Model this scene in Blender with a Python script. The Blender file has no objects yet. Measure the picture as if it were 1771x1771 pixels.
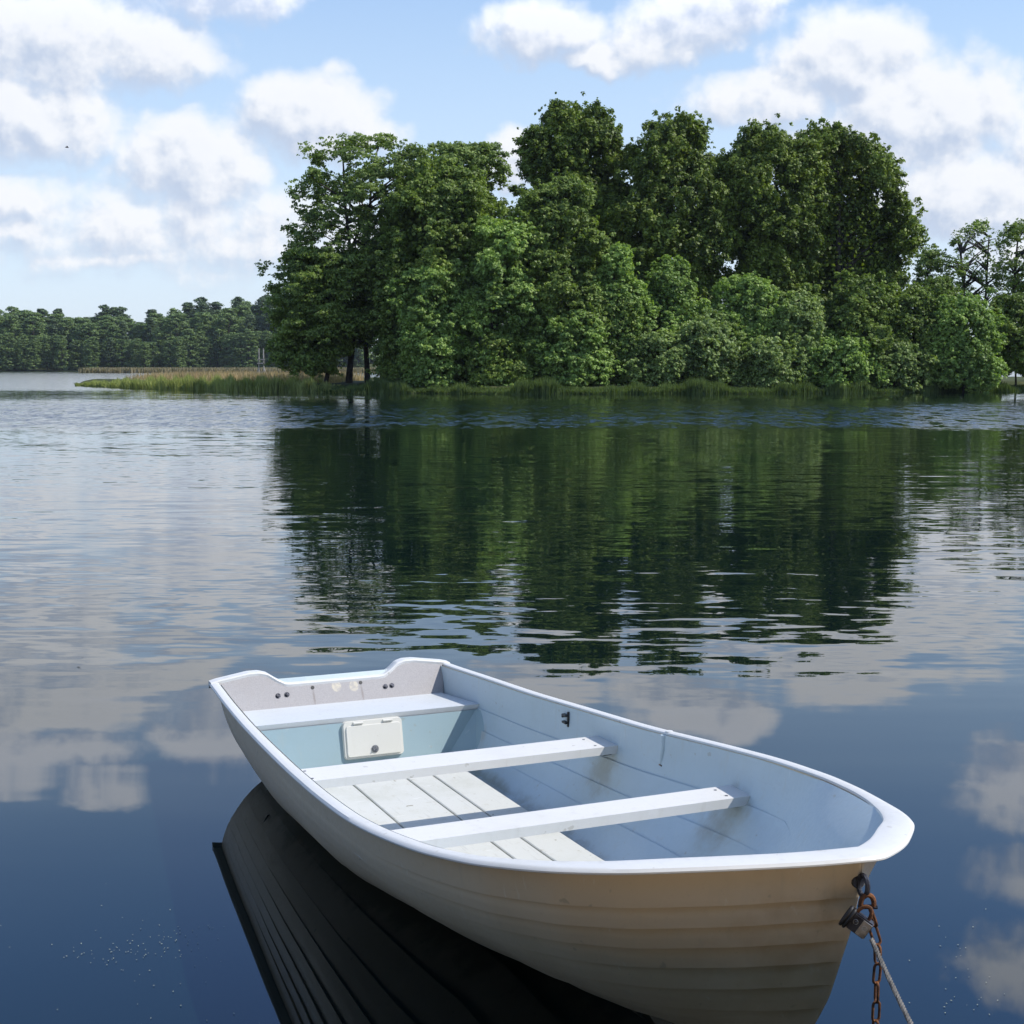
import bpy, bmesh, math, random
import numpy as np
from mathutils import Vector, Matrix

# ------------------------------------------------------------ camera, sky, sun, exposure
S = bpy.context.scene
COL = S.collection
F = 2500.0                     # focal length in pixels of the 1771 px photograph
PITCH = math.atan((885.5 - 634.0) / F)
CAM_H = 2.0
cd = bpy.data.cameras.new('camera')
cam = bpy.data.objects.new('camera', cd); COL.objects.link(cam)
cam.location = (0, 0, CAM_H)
cam.rotation_euler = (math.radians(90) - PITCH, 0, 0)
cd.sensor_width = 36; cd.lens = 36 * F / 1771
cd.clip_start = 0.05; cd.clip_end = 12000
S.camera = cam

SUN_AZ, SUN_EL = math.radians(99), math.radians(50)   # azimuth from +Y towards +X
sd = Vector((math.sin(SUN_AZ) * math.cos(SUN_EL), math.cos(SUN_AZ) * math.cos(SUN_EL), math.sin(SUN_EL)))
sl = bpy.data.lights.new('sun', 'SUN'); sun = bpy.data.objects.new('sun', sl); COL.objects.link(sun)
sl.energy = 3.4; sl.angle = math.radians(0.55); sl.color = (1.0, 0.955, 0.88)
sun.rotation_euler = sd.to_track_quat('Z', 'Y').to_euler()
sun.location = (40, -10, 60)

S.view_settings.view_transform = 'Standard'; S.view_settings.look = 'None'
S.view_settings.exposure = 0.35; S.view_settings.gamma = 1.0
S.view_settings.use_curve_mapping = False
S.cycles.use_denoising = True
S.cycles.max_bounces = 8; S.cycles.diffuse_bounces = 4; S.cycles.glossy_bounces = 4
S.cycles.transparent_max_bounces = 8
S.cycles.sample_clamp_indirect = 6

# ---- node helper
class NT:
    def __init__(s, nt): s.nt = nt; s.n = nt.nodes; s.l = nt.links
    def new(s, t, **k):
        n = s.n.new(t)
        for a, b in k.items(): setattr(n, a, b)
        return n
    def put(s, sock, v):
        if isinstance(v, bpy.types.NodeSocket): s.l.new(v, sock)
        elif v is not None:
            if hasattr(sock, 'default_value'):
                dv = sock.default_value
                if hasattr(dv, '__len__') and not hasattr(v, '__len__'): v = [v] * len(dv)
                if hasattr(dv, '__len__') and len(dv) == 4 and len(v) == 3: v = (*v, 1)
                sock.default_value = v
    def m(s, op, a, b=None, c=None, clamp=False):
        n = s.new('ShaderNodeMath', operation=op, use_clamp=clamp)
        s.put(n.inputs[0], a); s.put(n.inputs[1], b)
        if c is not None: s.put(n.inputs[2], c)
        return n.outputs[0]
    def v(s, op, a, b=None, scale=None):
        n = s.new('ShaderNodeVectorMath', operation=op)
        s.put(n.inputs[0], a); s.put(n.inputs[1], b)
        if scale is not None: s.put(n.inputs[3], scale)
        return n.outputs['Value'] if op in ('DOT_PRODUCT', 'LENGTH', 'DISTANCE') else n.outputs[0]
    def xyz(s, x, y, z):
        n = s.new('ShaderNodeCombineXYZ')
        for i, q in enumerate((x, y, z)): s.put(n.inputs[i], q)
        return n.outputs[0]
    def sep(s, v):
        n = s.new('ShaderNodeSeparateXYZ'); s.put(n.inputs[0], v); return n.outputs
    def noise(s, vec, scale, detail=3, rough=.5, dist=0, color=False, dim='3D', typ=None):
        n = s.new('ShaderNodeTexNoise', noise_dimensions=dim)
        if typ: n.noise_type = typ
        s.put(n.inputs['Vector'], vec); s.put(n.inputs['Scale'], scale); s.put(n.inputs['Detail'], detail)
        s.put(n.inputs['Roughness'], rough); s.put(n.inputs['Distortion'], dist)
        return n.outputs['Color'] if color else n.outputs[0]
    def mix(s, f, a, b, blend='MIX'):
        n = s.new('ShaderNodeMix', data_type='RGBA', blend_type=blend)
        s.put(n.inputs[0], f); s.put(n.inputs[6], a); s.put(n.inputs[7], b)
        return n.outputs[2]
    def sstep(s, x, a, b, lo=0., hi=1.):
        n = s.new('ShaderNodeMapRange', interpolation_type='SMOOTHSTEP')
        s.put(n.inputs[0], x); s.put(n.inputs[1], a); s.put(n.inputs[2], b); s.put(n.inputs[3], lo); s.put(n.inputs[4], hi)
        return n.outputs[0]
    def ramp(s, x, stops):
        n = s.new('ShaderNodeValToRGB'); s.put(n.inputs[0], x); e = n.color_ramp.elements
        while len(e) > 1: e.remove(e[-1])
        e[0].position = stops[0][0]; e[0].color = (*stops[0][1], 1)
        for p, c in stops[1:]:
            q = e.new(p); q.color = (*c, 1)
        return n.outputs[0]

# ---- sky: Nishita plus cumulus clouds laid out over the dome by azimuth and elevation
SKY = 0.15
CLOUDS = [  # azimuth, elevation, half width, half height (all in 1/2500 rad), strength
    (-760, 520, 170, 75, 1), (-900, 590, 120, 60, 1), (-620, 505, 130, 55, .9), (-780, 635, 130, 40, .8), (-480, 618, 120, 52, 1),
    (-790, 395, 130, 62, 1), (-860, 420, 110, 45, 1), (-530, 335, 120, 62, 1), (-340, 418, 105, 55, 1), (-300, 380, 110, 40, .8), (-850, 262, 75, 36, .9),
    (-600, 250, 260, 28, .55), (-680, 172, 130, 16, .6), (-420, 205, 200, 40, .55), (-820, 215, 80, 20, .6), (-300, 480, 45, 30, .35), (-560, 230, 420, 90, .55),
    (45, 548, 95, 42, 1), (150, 505, 60, 24, .9), (320, 575, 105, 52, 1), (235, 535, 90, 40, .9), (385, 605, 60, 40, 1),
    (560, 500, 105, 66, 1), (450, 440, 150, 45, .8), (680, 400, 150, 85, 1.05), (760, 275, 150, 62, 1), (580, 345, 160, 60, .7), (860, 190, 160, 50, .5),
    (5, 345, 42, 42, 1), (870, 625, 110, 20, .5), (930, 330, 110, 60, 1),
    # higher than the photograph's frame: seen mirrored in the water
    (-700, 690, 70, 30, .6), (870, 690, 100, 70, .8), (900, 830, 110, 40, .6), (880, 960, 110, 60, .7), (770, 1085, 40, 12, .6),
    (-1300, 500, 250, 100, 1), (1350, 480, 260, 120, 1), (-1250, 800, 200, 80, .9),
]
w = bpy.data.worlds.new('World'); S.world = w; w.use_nodes = True
wt = NT(w.node_tree); w.node_tree.nodes.clear()
field = bpy.data.node_groups.new('cloud_field', 'ShaderNodeTree')
field.interface.new_socket('P', in_out='INPUT', socket_type='NodeSocketVector')
field.interface.new_socket('D', in_out='OUTPUT', socket_type='NodeSocketFloat')
g = NT(field); gi = g.new('NodeGroupInput'); go = g.new('NodeGroupOutput')
P = gi.outputs[0]
wv = g.v('MULTIPLY', g.v('SUBTRACT', g.noise(P, .011, 2, .5, color=True), (.5, .5, .5)), (85, 50, 0))
wv2 = g.v('MULTIPLY', g.v('SUBTRACT', g.noise(P, .035, 2, .5, color=True), (.5, .5, .5)), (26, 20, 0))
Q = g.v('ADD', g.v('ADD', P, wv), wv2)
acc = None
for cx, cy, rx, ry, st in CLOUDS:
    q = g.v('MULTIPLY', g.v('SUBTRACT', Q, (cx, cy, 0)), (1 / (rx * 1.28), 1 / (ry * 1.3), 0))
    d = g.m('SUBTRACT', st, g.v('DOT_PRODUCT', q, q))
    if acc is None: acc = d
    else:
        n = g.new('ShaderNodeMath', operation='SMOOTH_MAX'); g.put(n.inputs[0], acc); g.put(n.inputs[1], d); n.inputs[2].default_value = .3
        acc = n.outputs[0]
acc = g.m('MAXIMUM', acc, -1.2)
fb = g.m('SUBTRACT', g.noise(P, .016, 7, .56), .5)
D = g.m('ADD', acc, g.m('MULTIPLY', fb, 1.5))
g.l.new(D, go.inputs[0])
tc = wt.new('ShaderNodeTexCoord').outputs['Generated']
x, y, z = wt.sep(tc)
az = wt.m('MULTIPLY', wt.m('ARCTAN2', x, y), 2500)
el = wt.m('MULTIPLY', wt.m('ARCSINE', z), 2500)
Pn = wt.xyz(az, el, 0)
def cf(vec):
    n = wt.new('ShaderNodeGroup'); n.node_tree = field; wt.put(n.inputs[0], vec); return n.outputs[0]
D0 = cf(Pn); D1 = cf(wt.v('ADD', Pn, (14, 26, 0)))
# unseen rest of the dome: scattered fair-weather clouds added for fill light
dirn = wt.noise(wt.v('MULTIPLY', tc, (1, 1, 2.2)), 2.6, 6, .55)
away = wt.m('MAXIMUM', wt.sstep(wt.m('ABSOLUTE', az), 1500, 2300), wt.sstep(el, 1500, 2000))
dens2 = wt.m('MULTIPLY', wt.sstep(dirn, .53, .66), away)
dens1 = wt.sstep(D0, -.33, .68)
relief = wt.m('SUBTRACT', D1, D0)
lit = wt.sstep(relief, -.30, .54, 1, 0)
core = wt.sstep(D0, .2, 1.3)
lit = wt.m('SUBTRACT', lit, wt.m('MULTIPLY', core, .12), clamp=True)
ccol = wt.mix(lit, (.44, .51, .64), (.78, .79, .815))
ccol = wt.mix(wt.sstep(el, 500, 700), ccol, wt.mix(1.0, ccol, (1.16, 1.2, 1.3), 'MULTIPLY'))
ccol2 = wt.mix(wt.sstep(dirn, .6, .8), (.68, .69, .72), (.44, .48, .56))
skyn = wt.new('ShaderNodeTexSky', sky_type='NISHITA')
skyn.sun_disc = False; skyn.sun_elevation = SUN_EL; skyn.sun_rotation = SUN_AZ
skyn.air_density = 1.0; skyn.dust_density = 0.5; skyn.ozone_density = 2.5; skyn.altitude = 50
skc = wt.v('SCALE', skyn.outputs[0], scale=SKY)
hs = wt.new('ShaderNodeHueSaturation'); hs.inputs['Saturation'].default_value = 1.15; wt.put(hs.inputs['Color'], skc); skc = hs.outputs[0]
veil = wt.sstep(el, 1000, 0, 0.13, .80)      # thin milky air low over the lake
hi = wt.m('MULTIPLY', wt.sstep(el, 520, 1100), wt.sstep(el, 2200, 1300))
skc = wt.mix(hi, skc, wt.mix(1.0, skc, (.72, .94, 1.25), 'MULTIPLY'))
skc = wt.mix(veil, skc, (.55, .64, .78))
out = wt.mix(wt.m('MULTIPLY', dens1, .95), skc, ccol)
out = wt.mix(wt.m('MULTIPLY', dens2, .9), out, ccol2)
bg = wt.new('ShaderNodeBackground'); wt.put(bg.inputs[0], wt.v('SCALE', out, scale=1 / SKY)); bg.inputs[1].default_value = SKY
wo = wt.new('ShaderNodeOutputWorld'); wt.l.new(bg.outputs[0], wo.inputs[0])
w.cycles.sampling_method = 'MANUAL'; w.cycles.sample_map_resolution = 512

# ------------------------------------------------------------ helpers
rng = np.random.default_rng(7)
random.seed(7)
def W(px, py, Y):
    """point at distance Y on the line of sight through a photograph pixel"""
    a = (px - 885.5) / F; b = -(py - 885.5) / F
    dy = math.cos(PITCH) + b * math.sin(PITCH); dz = -math.sin(PITCH) + b * math.cos(PITCH)
    t = Y / dy
    return np.array((a * t, Y, CAM_H + dz * t))
def WZ(px, py, z):
    a = (px - 885.5) / F; b = -(py - 885.5) / F
    dy = math.cos(PITCH) + b * math.sin(PITCH); dz = -math.sin(PITCH) + b * math.cos(PITCH)
    t = (z - CAM_H) / dz
    return np.array((a * t, dy * t, z))
def tag(o, label=None, cat=None, group=None, kind=None):
    if label: o['label'] = label
    if cat: o['category'] = cat
    if group: o['group'] = group
    if kind: o['kind'] = kind
    return o
def empty(name, loc=(0, 0, 0), rz=0.0):
    o = bpy.data.objects.new(name, None); COL.objects.link(o); o.location = loc; o.rotation_euler = (0, 0, rz)
    o.empty_display_size = .2
    return o
def mesh_obj(name, verts, faces, mat, parent=None, smooth=False):
    me = bpy.data.meshes.new(name)
    verts = np.asarray(verts, dtype=np.float32)
    if isinstance(faces, np.ndarray):
        k = faces.shape[1]; nf = len(faces)
        me.vertices.add(len(verts)); me.vertices.foreach_set('co', verts.ravel())
        me.loops.add(nf * k); me.loops.foreach_set('vertex_index', faces.astype(np.int32).ravel())
        me.polygons.add(nf); me.polygons.foreach_set('loop_start', np.arange(0, nf * k, k, dtype=np.int32))
        me.update(calc_edges=True); me.validate()
    else:
        me.from_pydata([tuple(map(float, v)) for v in verts], [], [tuple(f) for f in faces]); me.update()
    if smooth: me.polygons.foreach_set('use_smooth', np.ones(len(me.polygons), dtype=bool))
    me.materials.append(mat)
    o = bpy.data.objects.new(name, me); COL.objects.link(o)
    if parent: o.parent = parent
    return o
def bm_obj(name, bm, mat, parent=None, smooth=False, bevel=0, recalc=True):
    if bevel:
        bmesh.ops.bevel(bm, geom=[e for e in bm.edges if e.is_manifold and e.calc_face_angle(0) > .5], offset=bevel, segments=2, profile=.6, affect='EDGES', clamp_overlap=True)
    if recalc: bmesh.ops.recalc_face_normals(bm, faces=bm.faces)
    me = bpy.data.meshes.new(name); bm.to_mesh(me); bm.free()
    if smooth:
        for p in me.polygons: p.use_smooth = True
        me.set_sharp_from_angle(angle=math.radians(38))
    me.materials.append(mat)
    o = bpy.data.objects.new(name, me); COL.objects.link(o)
    if parent: o.parent = parent
    return o
def add_box(bm, c, s, rot=None):
    r = bmesh.ops.create_cube(bm, size=1); M = Matrix.Translation(c) @ (rot or Matrix.Identity(4)) @ Matrix.Diagonal((*s, 1))
    bmesh.ops.transform(bm, matrix=M, verts=r['verts']); return r['verts']
def add_hexa(bm, bot, top):
    b = [bm.verts.new(p) for p in bot]; t = [bm.verts.new(p) for p in top]; n = len(b)
    bm.faces.new(b[::-1]); bm.faces.new(t)
    for i in range(n): bm.faces.new((b[i], b[(i + 1) % n], t[(i + 1) % n], t[i]))
def add_tube(bm, pts, rad, n=8, closed=False):
    pts = [Vector(p) for p in pts]; N = len(pts)
    rads = rad if hasattr(rad, '__len__') else [rad] * N
    rings = []; up = Vector((0, 0, 1)); prev = None
    for i, p in enumerate(pts):
        if closed: t = pts[(i + 1) % N] - pts[i - 1]
        else: t = pts[min(i + 1, N - 1)] - pts[max(i - 1, 0)]
        t.normalize()
        if prev is None:
            a = up if abs(t.dot(up)) < .9 else Vector((1, 0, 0)); u = (a - t * a.dot(t)).normalized()
        else: u = (prev - t * prev.dot(t)).normalized()
        prev = u; v = t.cross(u)
        rings.append([bm.verts.new(p + (u * math.cos(k * 2 * math.pi / n) + v * math.sin(k * 2 * math.pi / n)) * rads[i]) for k in range(n)])
    for i in range(N if closed else N - 1):
        a, b = rings[i], rings[(i + 1) % N]
        for k in range(n): bm.faces.new((a[k], a[(k + 1) % n], b[(k + 1) % n], b[k]))
    if not closed: bm.faces.new(rings[0][::-1]); bm.faces.new(rings[-1])
def add_cyl(bm, p, axis, r, h, n=16):
    a = Vector(axis).normalized(); add_tube(bm, [Vector(p), Vector(p) + a * h], r, n)

# ------------------------------------------------------------ materials
def pmat(name, base, rough=.5, spec=.5, var=0, vscale=8, bump=0, bscale=40, metal=0, coat=0):
    m = bpy.data.materials.new(name); m.use_nodes = True; t = NT(m.node_tree); b = t.n['Principled BSDF']
    b.inputs['Roughness'].default_value = rough; b.inputs['Metallic'].default_value = metal
    b.inputs['Specular IOR Level'].default_value = spec; b.inputs['Coat Weight'].default_value = coat
    obc = t.new('ShaderNodeTexCoord').outputs['Object']
    c = base
    if var:
        f = t.noise(obc, vscale, 5, .6)
        c = t.mix(t.sstep(f, .3, .7), tuple(q * (1 - var) for q in base), tuple(min(1, q * (1 + var * .6)) for q in base))
    t.put(b.inputs['Base Color'], c)
    if bump:
        bn = t.new('ShaderNodeBump'); t.put(bn.inputs['Height'], t.noise(obc, bscale, 4, .6)); bn.inputs['Strength'].default_value = bump; bn.inputs['Distance'].default_value = .01
        t.l.new(bn.outputs[0], b.inputs['Normal'])
    return m, t, b, c, obc

def gelcoat(name, base, dirt=.5, stains=(), rough=.38, low=0):
    m, t, b, c, oc = pmat(name, base, rough, .45)
    n1 = t.noise(oc, 3.0, 5, .65); n2 = t.noise(oc, 60, 3, .6)
    c = t.mix(t.sstep(n1, .45, .75, 0, .35 * dirt), base, tuple(q * r for q, r in zip(base, (.80, .80, .74))))
    spots = t.sstep(t.noise(oc, 26, 2, .5), .70, .76, 0, .5 * dirt)
    c = t.mix(spots, c, (.30, .27, .20))
    st = t.noise(t.v('MULTIPLY', oc, (6, 6, 1.2)), 4, 4, .6)
    c = t.mix(t.sstep(st, .55, .8, 0, .3 * dirt), c, (.45, .42, .34))
    sc = t.noise(t.v('MULTIPLY', oc, (3.5, 70, 70)), 1.0, 4, .7)
    c = t.mix(t.sstep(sc, .60, .68, 0, .22 * dirt), c, tuple(q * .72 for q in base))
    sc2 = t.noise(t.v('MULTIPLY', oc, (55, 9, 9)), 1.3, 3, .6)
    c = t.mix(t.sstep(sc2, .66, .72, 0, .25 * dirt), c, (.8, .8, .78))
    zz = t.m('ADD', t.sep(oc)[2], t.m('MULTIPLY', t.m('SUBTRACT', t.noise(oc, 7, 5, .65), .5), .16))
    if low: c = t.mix(t.sstep(zz, low, low * .35, 0, .6), c, (.20, .19, .12))
    for (p, r, k, col) in stains:
        d = t.v('DISTANCE', t.v('ADD', oc, t.v('SCALE', t.v('SUBTRACT', t.noise(oc, 14, 3, .6, color=True), (.5, .5, .5)), scale=r * 1.3)), p)
        c = t.mix(t.m('MULTIPLY', t.sstep(d, r, r * .15), k), c, col)
    t.put(b.inputs['Base Color'], c)
    t.put(b.inputs['Roughness'], t.sstep(n2, .3, .7, rough - .06, rough + .14))
    bn = t.new('ShaderNodeBump'); t.put(bn.inputs['Height'], n1); bn.inputs['Strength'].default_value = .25; bn.inputs['Distance'].default_value = .006
    t.l.new(bn.outputs[0], b.inputs['Normal'])
    return m

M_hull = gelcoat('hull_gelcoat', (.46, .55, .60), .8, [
    ((1.76, .66, .30), .16, .55, (.30, .27, .20)), ((2.72, .72, .34), .20, .6, (.30, .27, .20)), ((2.16, .77, .36), .06, .6, (.22, .17, .12)),
    ((1.72, -.66, .34), .1, .4, (.3, .27, .2)), ((4.0, .0, .62), .22, .55, (.50, .30, .12)), ((4.13, .0, .40), .16, .35, (.45, .30, .14)),
    ((4.17, .05, .68), .10, .6, (.26, .20, .13)), ((.62, .55, .2), .08, .5, (.4, .38, .33))], low=.10)
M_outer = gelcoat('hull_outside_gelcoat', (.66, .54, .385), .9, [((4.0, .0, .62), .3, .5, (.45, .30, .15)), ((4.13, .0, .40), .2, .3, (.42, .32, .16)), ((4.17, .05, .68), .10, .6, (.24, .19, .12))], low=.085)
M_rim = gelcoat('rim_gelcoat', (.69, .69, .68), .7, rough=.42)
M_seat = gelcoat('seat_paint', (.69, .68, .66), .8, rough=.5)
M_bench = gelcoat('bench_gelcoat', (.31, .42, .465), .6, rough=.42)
M_benchtop = gelcoat('bench_top_gelcoat', (.62, .645, .66), .6, rough=.45)
M_floor = gelcoat('floor_paint', (.60, .60, .56), 1.8, rough=.7)
M_hatch = gelcoat('hatch_plastic', (.68, .67, .62), .3, rough=.4)
def transom_mat():
    m, t, b, c, oc = pmat('transom_panel', (.5, .47, .5), .6, .35)
    wv = t.new('ShaderNodeTexVoronoi'); t.put(wv.inputs['Vector'], oc); wv.inputs['Scale'].default_value = 260
    c = t.mix(t.sstep(wv.outputs[0], .1, .7), (.45, .43, .43), (.355, .34, .345))
    c = t.mix(t.sstep(t.noise(oc, 7, 4, .6), .5, .75, 0, .35), c, (.38, .35, .34))
    for yy in (.0, .092):
        d = t.v('DISTANCE', t.v('MULTIPLY', oc, (0, 1, 1)), (0, yy, .372 if yy < .05 else .366))
        ring = t.m('MULTIPLY', t.sstep(d, .028, .02), t.sstep(t.noise(oc, 40, 2, .5), .35, .6, .25, .8))
        c = t.mix(ring, c, (.66, .60, .47))
    for yy, zz in ((-.125, .33), (.13, .33)):
        q = t.v('MULTIPLY', t.v('SUBTRACT', oc, (0, yy, zz)), (0, 1, .16)); d = t.v('LENGTH', q)
        c = t.mix(t.sstep(d, .009, .002, 0, .5), c, (.2, .17, .15))
    t.put(b.inputs['Base Color'], c)
    return m
M_transom = transom_mat()
M_black = pmat('black_plastic', (.02, .02, .022), .45, .5, .3, 20)[0]
M_steel = pmat('dull_steel', (.32, .32, .33), .42, .5, .4, 30, .3, 80, metal=.85)[0]
M_dsteel = pmat('dark_lock_steel', (.055, .058, .075), .45, .5, .4, 30, .4, 90, metal=.6)[0]
def rust():
    m, t, b, c, oc = pmat('rusty_iron', (.2, .09, .04), .85, .3)
    f = t.noise(oc, 60, 5, .65); c = t.ramp(f, [(.3, (.035, .025, .02)), (.48, (.12, .055, .03)), (.62, (.24, .10, .04)), (.78, (.38, .20, .09))])
    t.put(b.inputs['Base Color'], c)
    bn = t.new('ShaderNodeBump'); t.put(bn.inputs['Height'], f); bn.inputs['Strength'].default_value = .8; bn.inputs['Distance'].default_value = .002
    t.l.new(bn.outputs[0], b.inputs['Normal']); return m
M_rust = rust()
M_rope = pmat('grey_rope', (.21, .20, .185), .9, .2, .45, 40, .5, 300)[0]
M_bark = pmat('dark_bark', (.055, .045, .036), .9, .2, .5, 3, .8, 12)[0]
M_pale = pmat('weathered_pale_wood', (.38, .37, .34), .85, .2, .4, 6)[0]
M_jetty = pmat('jetty_planks', (.60, .43, .26), .8, .2, .3, 5, .4, 30)[0]

def leafmat(name, dark, light, trans=.35, clump=.35, rough=.5):
    m = bpy.data.materials.new(name); m.use_nodes = True; t = NT(m.node_tree); b = t.n['Principled BSDF']
    geo = t.new('ShaderNodeNewGeometry'); r = geo.outputs['Random Per Island']
    f = t.m('ADD', t.m('MULTIPLY', r, .55), t.m('MULTIPLY', t.sstep(t.noise(geo.outputs['Position'], clump, 3, .6), .35, .65), .45))
    c = t.mix(f, dark, light)
    t.put(b.inputs['Base Color'], c); b.inputs['Roughness'].default_value = rough; b.inputs['Specular IOR Level'].default_value = .35
    tr = t.new('ShaderNodeBsdfTranslucent'); t.put(tr.inputs[0], t.mix(1.0, c, (1.25, 1.35, .55), 'MULTIPLY'))
    mx = t.new('ShaderNodeMixShader'); mx.inputs[0].default_value = trans
    t.l.new(b.outputs[0], mx.inputs[1]); t.l.new(tr.outputs[0], mx.inputs[2]); t.l.new(mx.outputs[0], t.n['Material Output'].inputs[0])
    return m
L_alder = leafmat('alder_leaves', (.07, .12, .025), (.29, .38, .08))
L_airy = leafmat('grey_green_leaves', (.08, .13, .035), (.29, .38, .10))
L_dark = leafmat('broad_dark_leaves', (.045, .08, .016), (.26, .34, .055), .3)
L_bright = leafmat('young_bright_leaves', (.12, .20, .05), (.40, .54, .14))
L_willow = leafmat('silvery_bush_leaves', (.12, .18, .06), (.37, .47, .15))
L_pine = leafmat('pine_needles', (.04, .07, .03), (.14, .20, .08), .15)
L_forest = leafmat('far_forest_leaves', (.07, .12, .04), (.25, .34, .11), .25)

# ------------------------------------------------------------ the lake
def water_mat():
    m = bpy.data.materials.new('lake_water'); m.use_nodes = True; t = NT(m.node_tree); b = t.n['Principled BSDF']
    pos = t.new('ShaderNodeNewGeometry').outputs['Position']
    x, y, _ = t.sep(pos)
    b.inputs['Base Color'].default_value = (.0022, .0085, .009, 1); b.inputs['IOR'].default_value = 1.55
    b.inputs['Roughness'].default_value = .015
    def slope(scale, stretch, amp, detail=2, off=0.):
        v = t.v('ADD', t.v('MULTIPLY', pos, (stretch, 1, 0)), (off, off * .7, off))
        n = t.v('SUBTRACT', t.noise(v, scale, detail, .5, color=True), (.5, .5, .5))
        n = t.v('MULTIPLY', n, (stretch, 1, 0))
        return t.v('SCALE', n, scale=t.m('MULTIPLY', amp, 2.0) if isinstance(amp, bpy.types.NodeSocket) else amp * 2)
    patch = t.noise(t.v('MULTIPLY', pos, (.4, 1, 0)), .14, 3, .55)
    p2 = t.noise(t.v('ADD', t.v('MULTIPLY', pos, (.3, 1, 0)), (40, 11, 0)), .35, 2, .5)
    mid = t.m('MULTIPLY', t.sstep(y, 6.5, 12.5), t.sstep(y, 60, 16, .45, 1))
    # calm close in, long low ripples further out, a wind-ruffled band off the island
    a1 = t.m('ADD', .0022, t.m('MULTIPLY', mid, t.sstep(p2, .35, .65, .016, .052)))
    a2 = t.m('MULTIPLY', t.sstep(y, 7.5, 12), t.sstep(patch, .38, .60, .010, .055))
    yy = t.m('ADD', y, t.m('MULTIPLY', t.m('SUBTRACT', t.noise(t.v('MULTIPLY', pos, (.5, .8, 0)), .45, 5, .7), .5), 11))
    band = t.m('MULTIPLY', t.sstep(yy, 43.5, 51), t.sstep(yy, 92, 70))
    px = t.sstep(t.noise(t.v('ADD', t.v('MULTIPLY', pos, (.25, 1, 0)), (7, 3, 0)), .22, 3, .6), .40, .58, .7, 1)
    spk = t.sstep(t.noise(t.v('MULTIPLY', pos, (1.6, .38, 0)), 1.0, 2, .6),   .38, .54, .10, 1)
    a3 = t.m('MULTIPLY', t.m('MULTIPLY', t.m('MULTIPLY', band, px), spk), .72)
    far = t.m('ADD', t.sstep(y, 112, 140, 0, .3), t.sstep(y, 16, 30, 0, .03))
    s = slope(.9, .5, .0045, 1)
    s = t.v('ADD', s, slope(1.5, .3, t.m('MULTIPLY', t.sstep(y, 5.0, 8.5, .002, .034), t.sstep(p2, .4, .6, .3, 1)), 2, 77))
    s = t.v('ADD', s, slope(3.2, .3, a1, 2, 13))
    s = t.v('ADD', s, slope(7.5, .35, a2, 2, 31))
    # ruffled water shows its steeper wavelet faces
    n_ = t.v('SUBTRACT', t.noise(t.v('ADD', t.v('MULTIPLY', pos, (.5, 1, 0)), (57, 5, 0)), 5.5, 3, .5, color=True), (.5, .5, .5))
    nx_, ny_, _z = t.sep(n_); am = t.m('ADD', a3, far)
    s = t.v('ADD', s, t.xyz(t.m('MULTIPLY', nx_, am), t.m('MULTIPLY', t.m('ABSOLUTE', ny_), t.m('MULTIPLY', am, -2.0)), 0))
    nrm = t.v('NORMALIZE', t.v('ADD', s, (0, 0, 1)))
    t.put(b.inputs['Normal'], nrm)
    return m
M_water = water_mat()
wat = mesh_obj('lake_water', [(-6000, -300, 0), (6000, -300, 0), (6000, 9000, 0), (-6000, 9000, 0)], [(0, 1, 2, 3)], M_water)
tag(wat, 'calm blue lake water mirroring clouds and trees', 'water', kind='structure')

# ------------------------------------------------------------ land
def ground_mat(name, stops, scale):
    m, t, b, c, oc = pmat(name, (.1, .1, .05), .95, .1)
    pos = t.new('ShaderNodeNewGeometry').outputs['Position']
    t.put(b.inputs['Base Color'], t.ramp(t.noise(pos, scale, 6, .65), stops)); return m
M_soil = ground_mat('grassy_soil', [(.3, (.035, .04, .018)), (.5, (.06, .075, .028)), (.7, (.10, .10, .045))], .6)
M_sand = pmat('pale_shore_edge', (.13, .13, .075), .9, .2, .4, 1.2)[0]
def land(name, X, Yfront, Yback, hmax, slope, mat, label, ny=24, wob=.0):
    X = np.asarray(X); nx = len(X); V = []
    for i, x in enumerate(X):
        yf, yb = Yfront(x), Yback(x)
        for j in range(ny):
            u = (j / (ny - 1)) ** 1.8; Y = yf + (yb - yf) * u
            d = min(Y - yf, yb - Y)
            h = -.3 + min(hmax + .3, .3 * (1 if d > .02 else 0) + d * slope) + (wob * math.sin(x * .35 + Y * .2) if d > 1 else 0)
            V.append((x, Y, h))
    Fc = [(i * ny + j, (i + 1) * ny + j, (i + 1) * ny + j + 1, i * ny + j + 1) for i in range(nx - 1) for j in range(ny - 1)]
    o = mesh_obj(name, V, Fc, mat, smooth=True); tag(o, label, 'ground', kind='structure'); return o
sh = [WZ(px, py, 0) for px, py in ((133, 667.5), (180, 670), (224, 672), (350, 675), (455, 678), (600, 679.5), (900, 682), (1300, 681), (1550, 679.5), (1771, 677), (2300, 676))]
shx = np.array([p[0] for p in sh]); shy = np.array([p[1] for p in sh])
shy_w = lambda x: float(np.interp(x, shx, shy)) + .25 * math.sin(x * 1.7) + .3 * math.sin(x * .61)
tipx = shx[0]
back = lambda x: shy_w(x) + max(.5, min(6 + (x - tipx) * 2.6, 75))
isl = land('island_ground', np.linspace(tipx, 75, 220), lambda x: shy_w(x), back, .7, .16, M_soil, 'low wooded island with a grassy shore', wob=.05)
fx = np.linspace(-420, 420, 120)
land('far_shore', fx, lambda x: 622 + 6 * math.sin(x * .02), lambda x: 4000., 8, .05, M_soil, 'far wooded shore of the lake')
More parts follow.
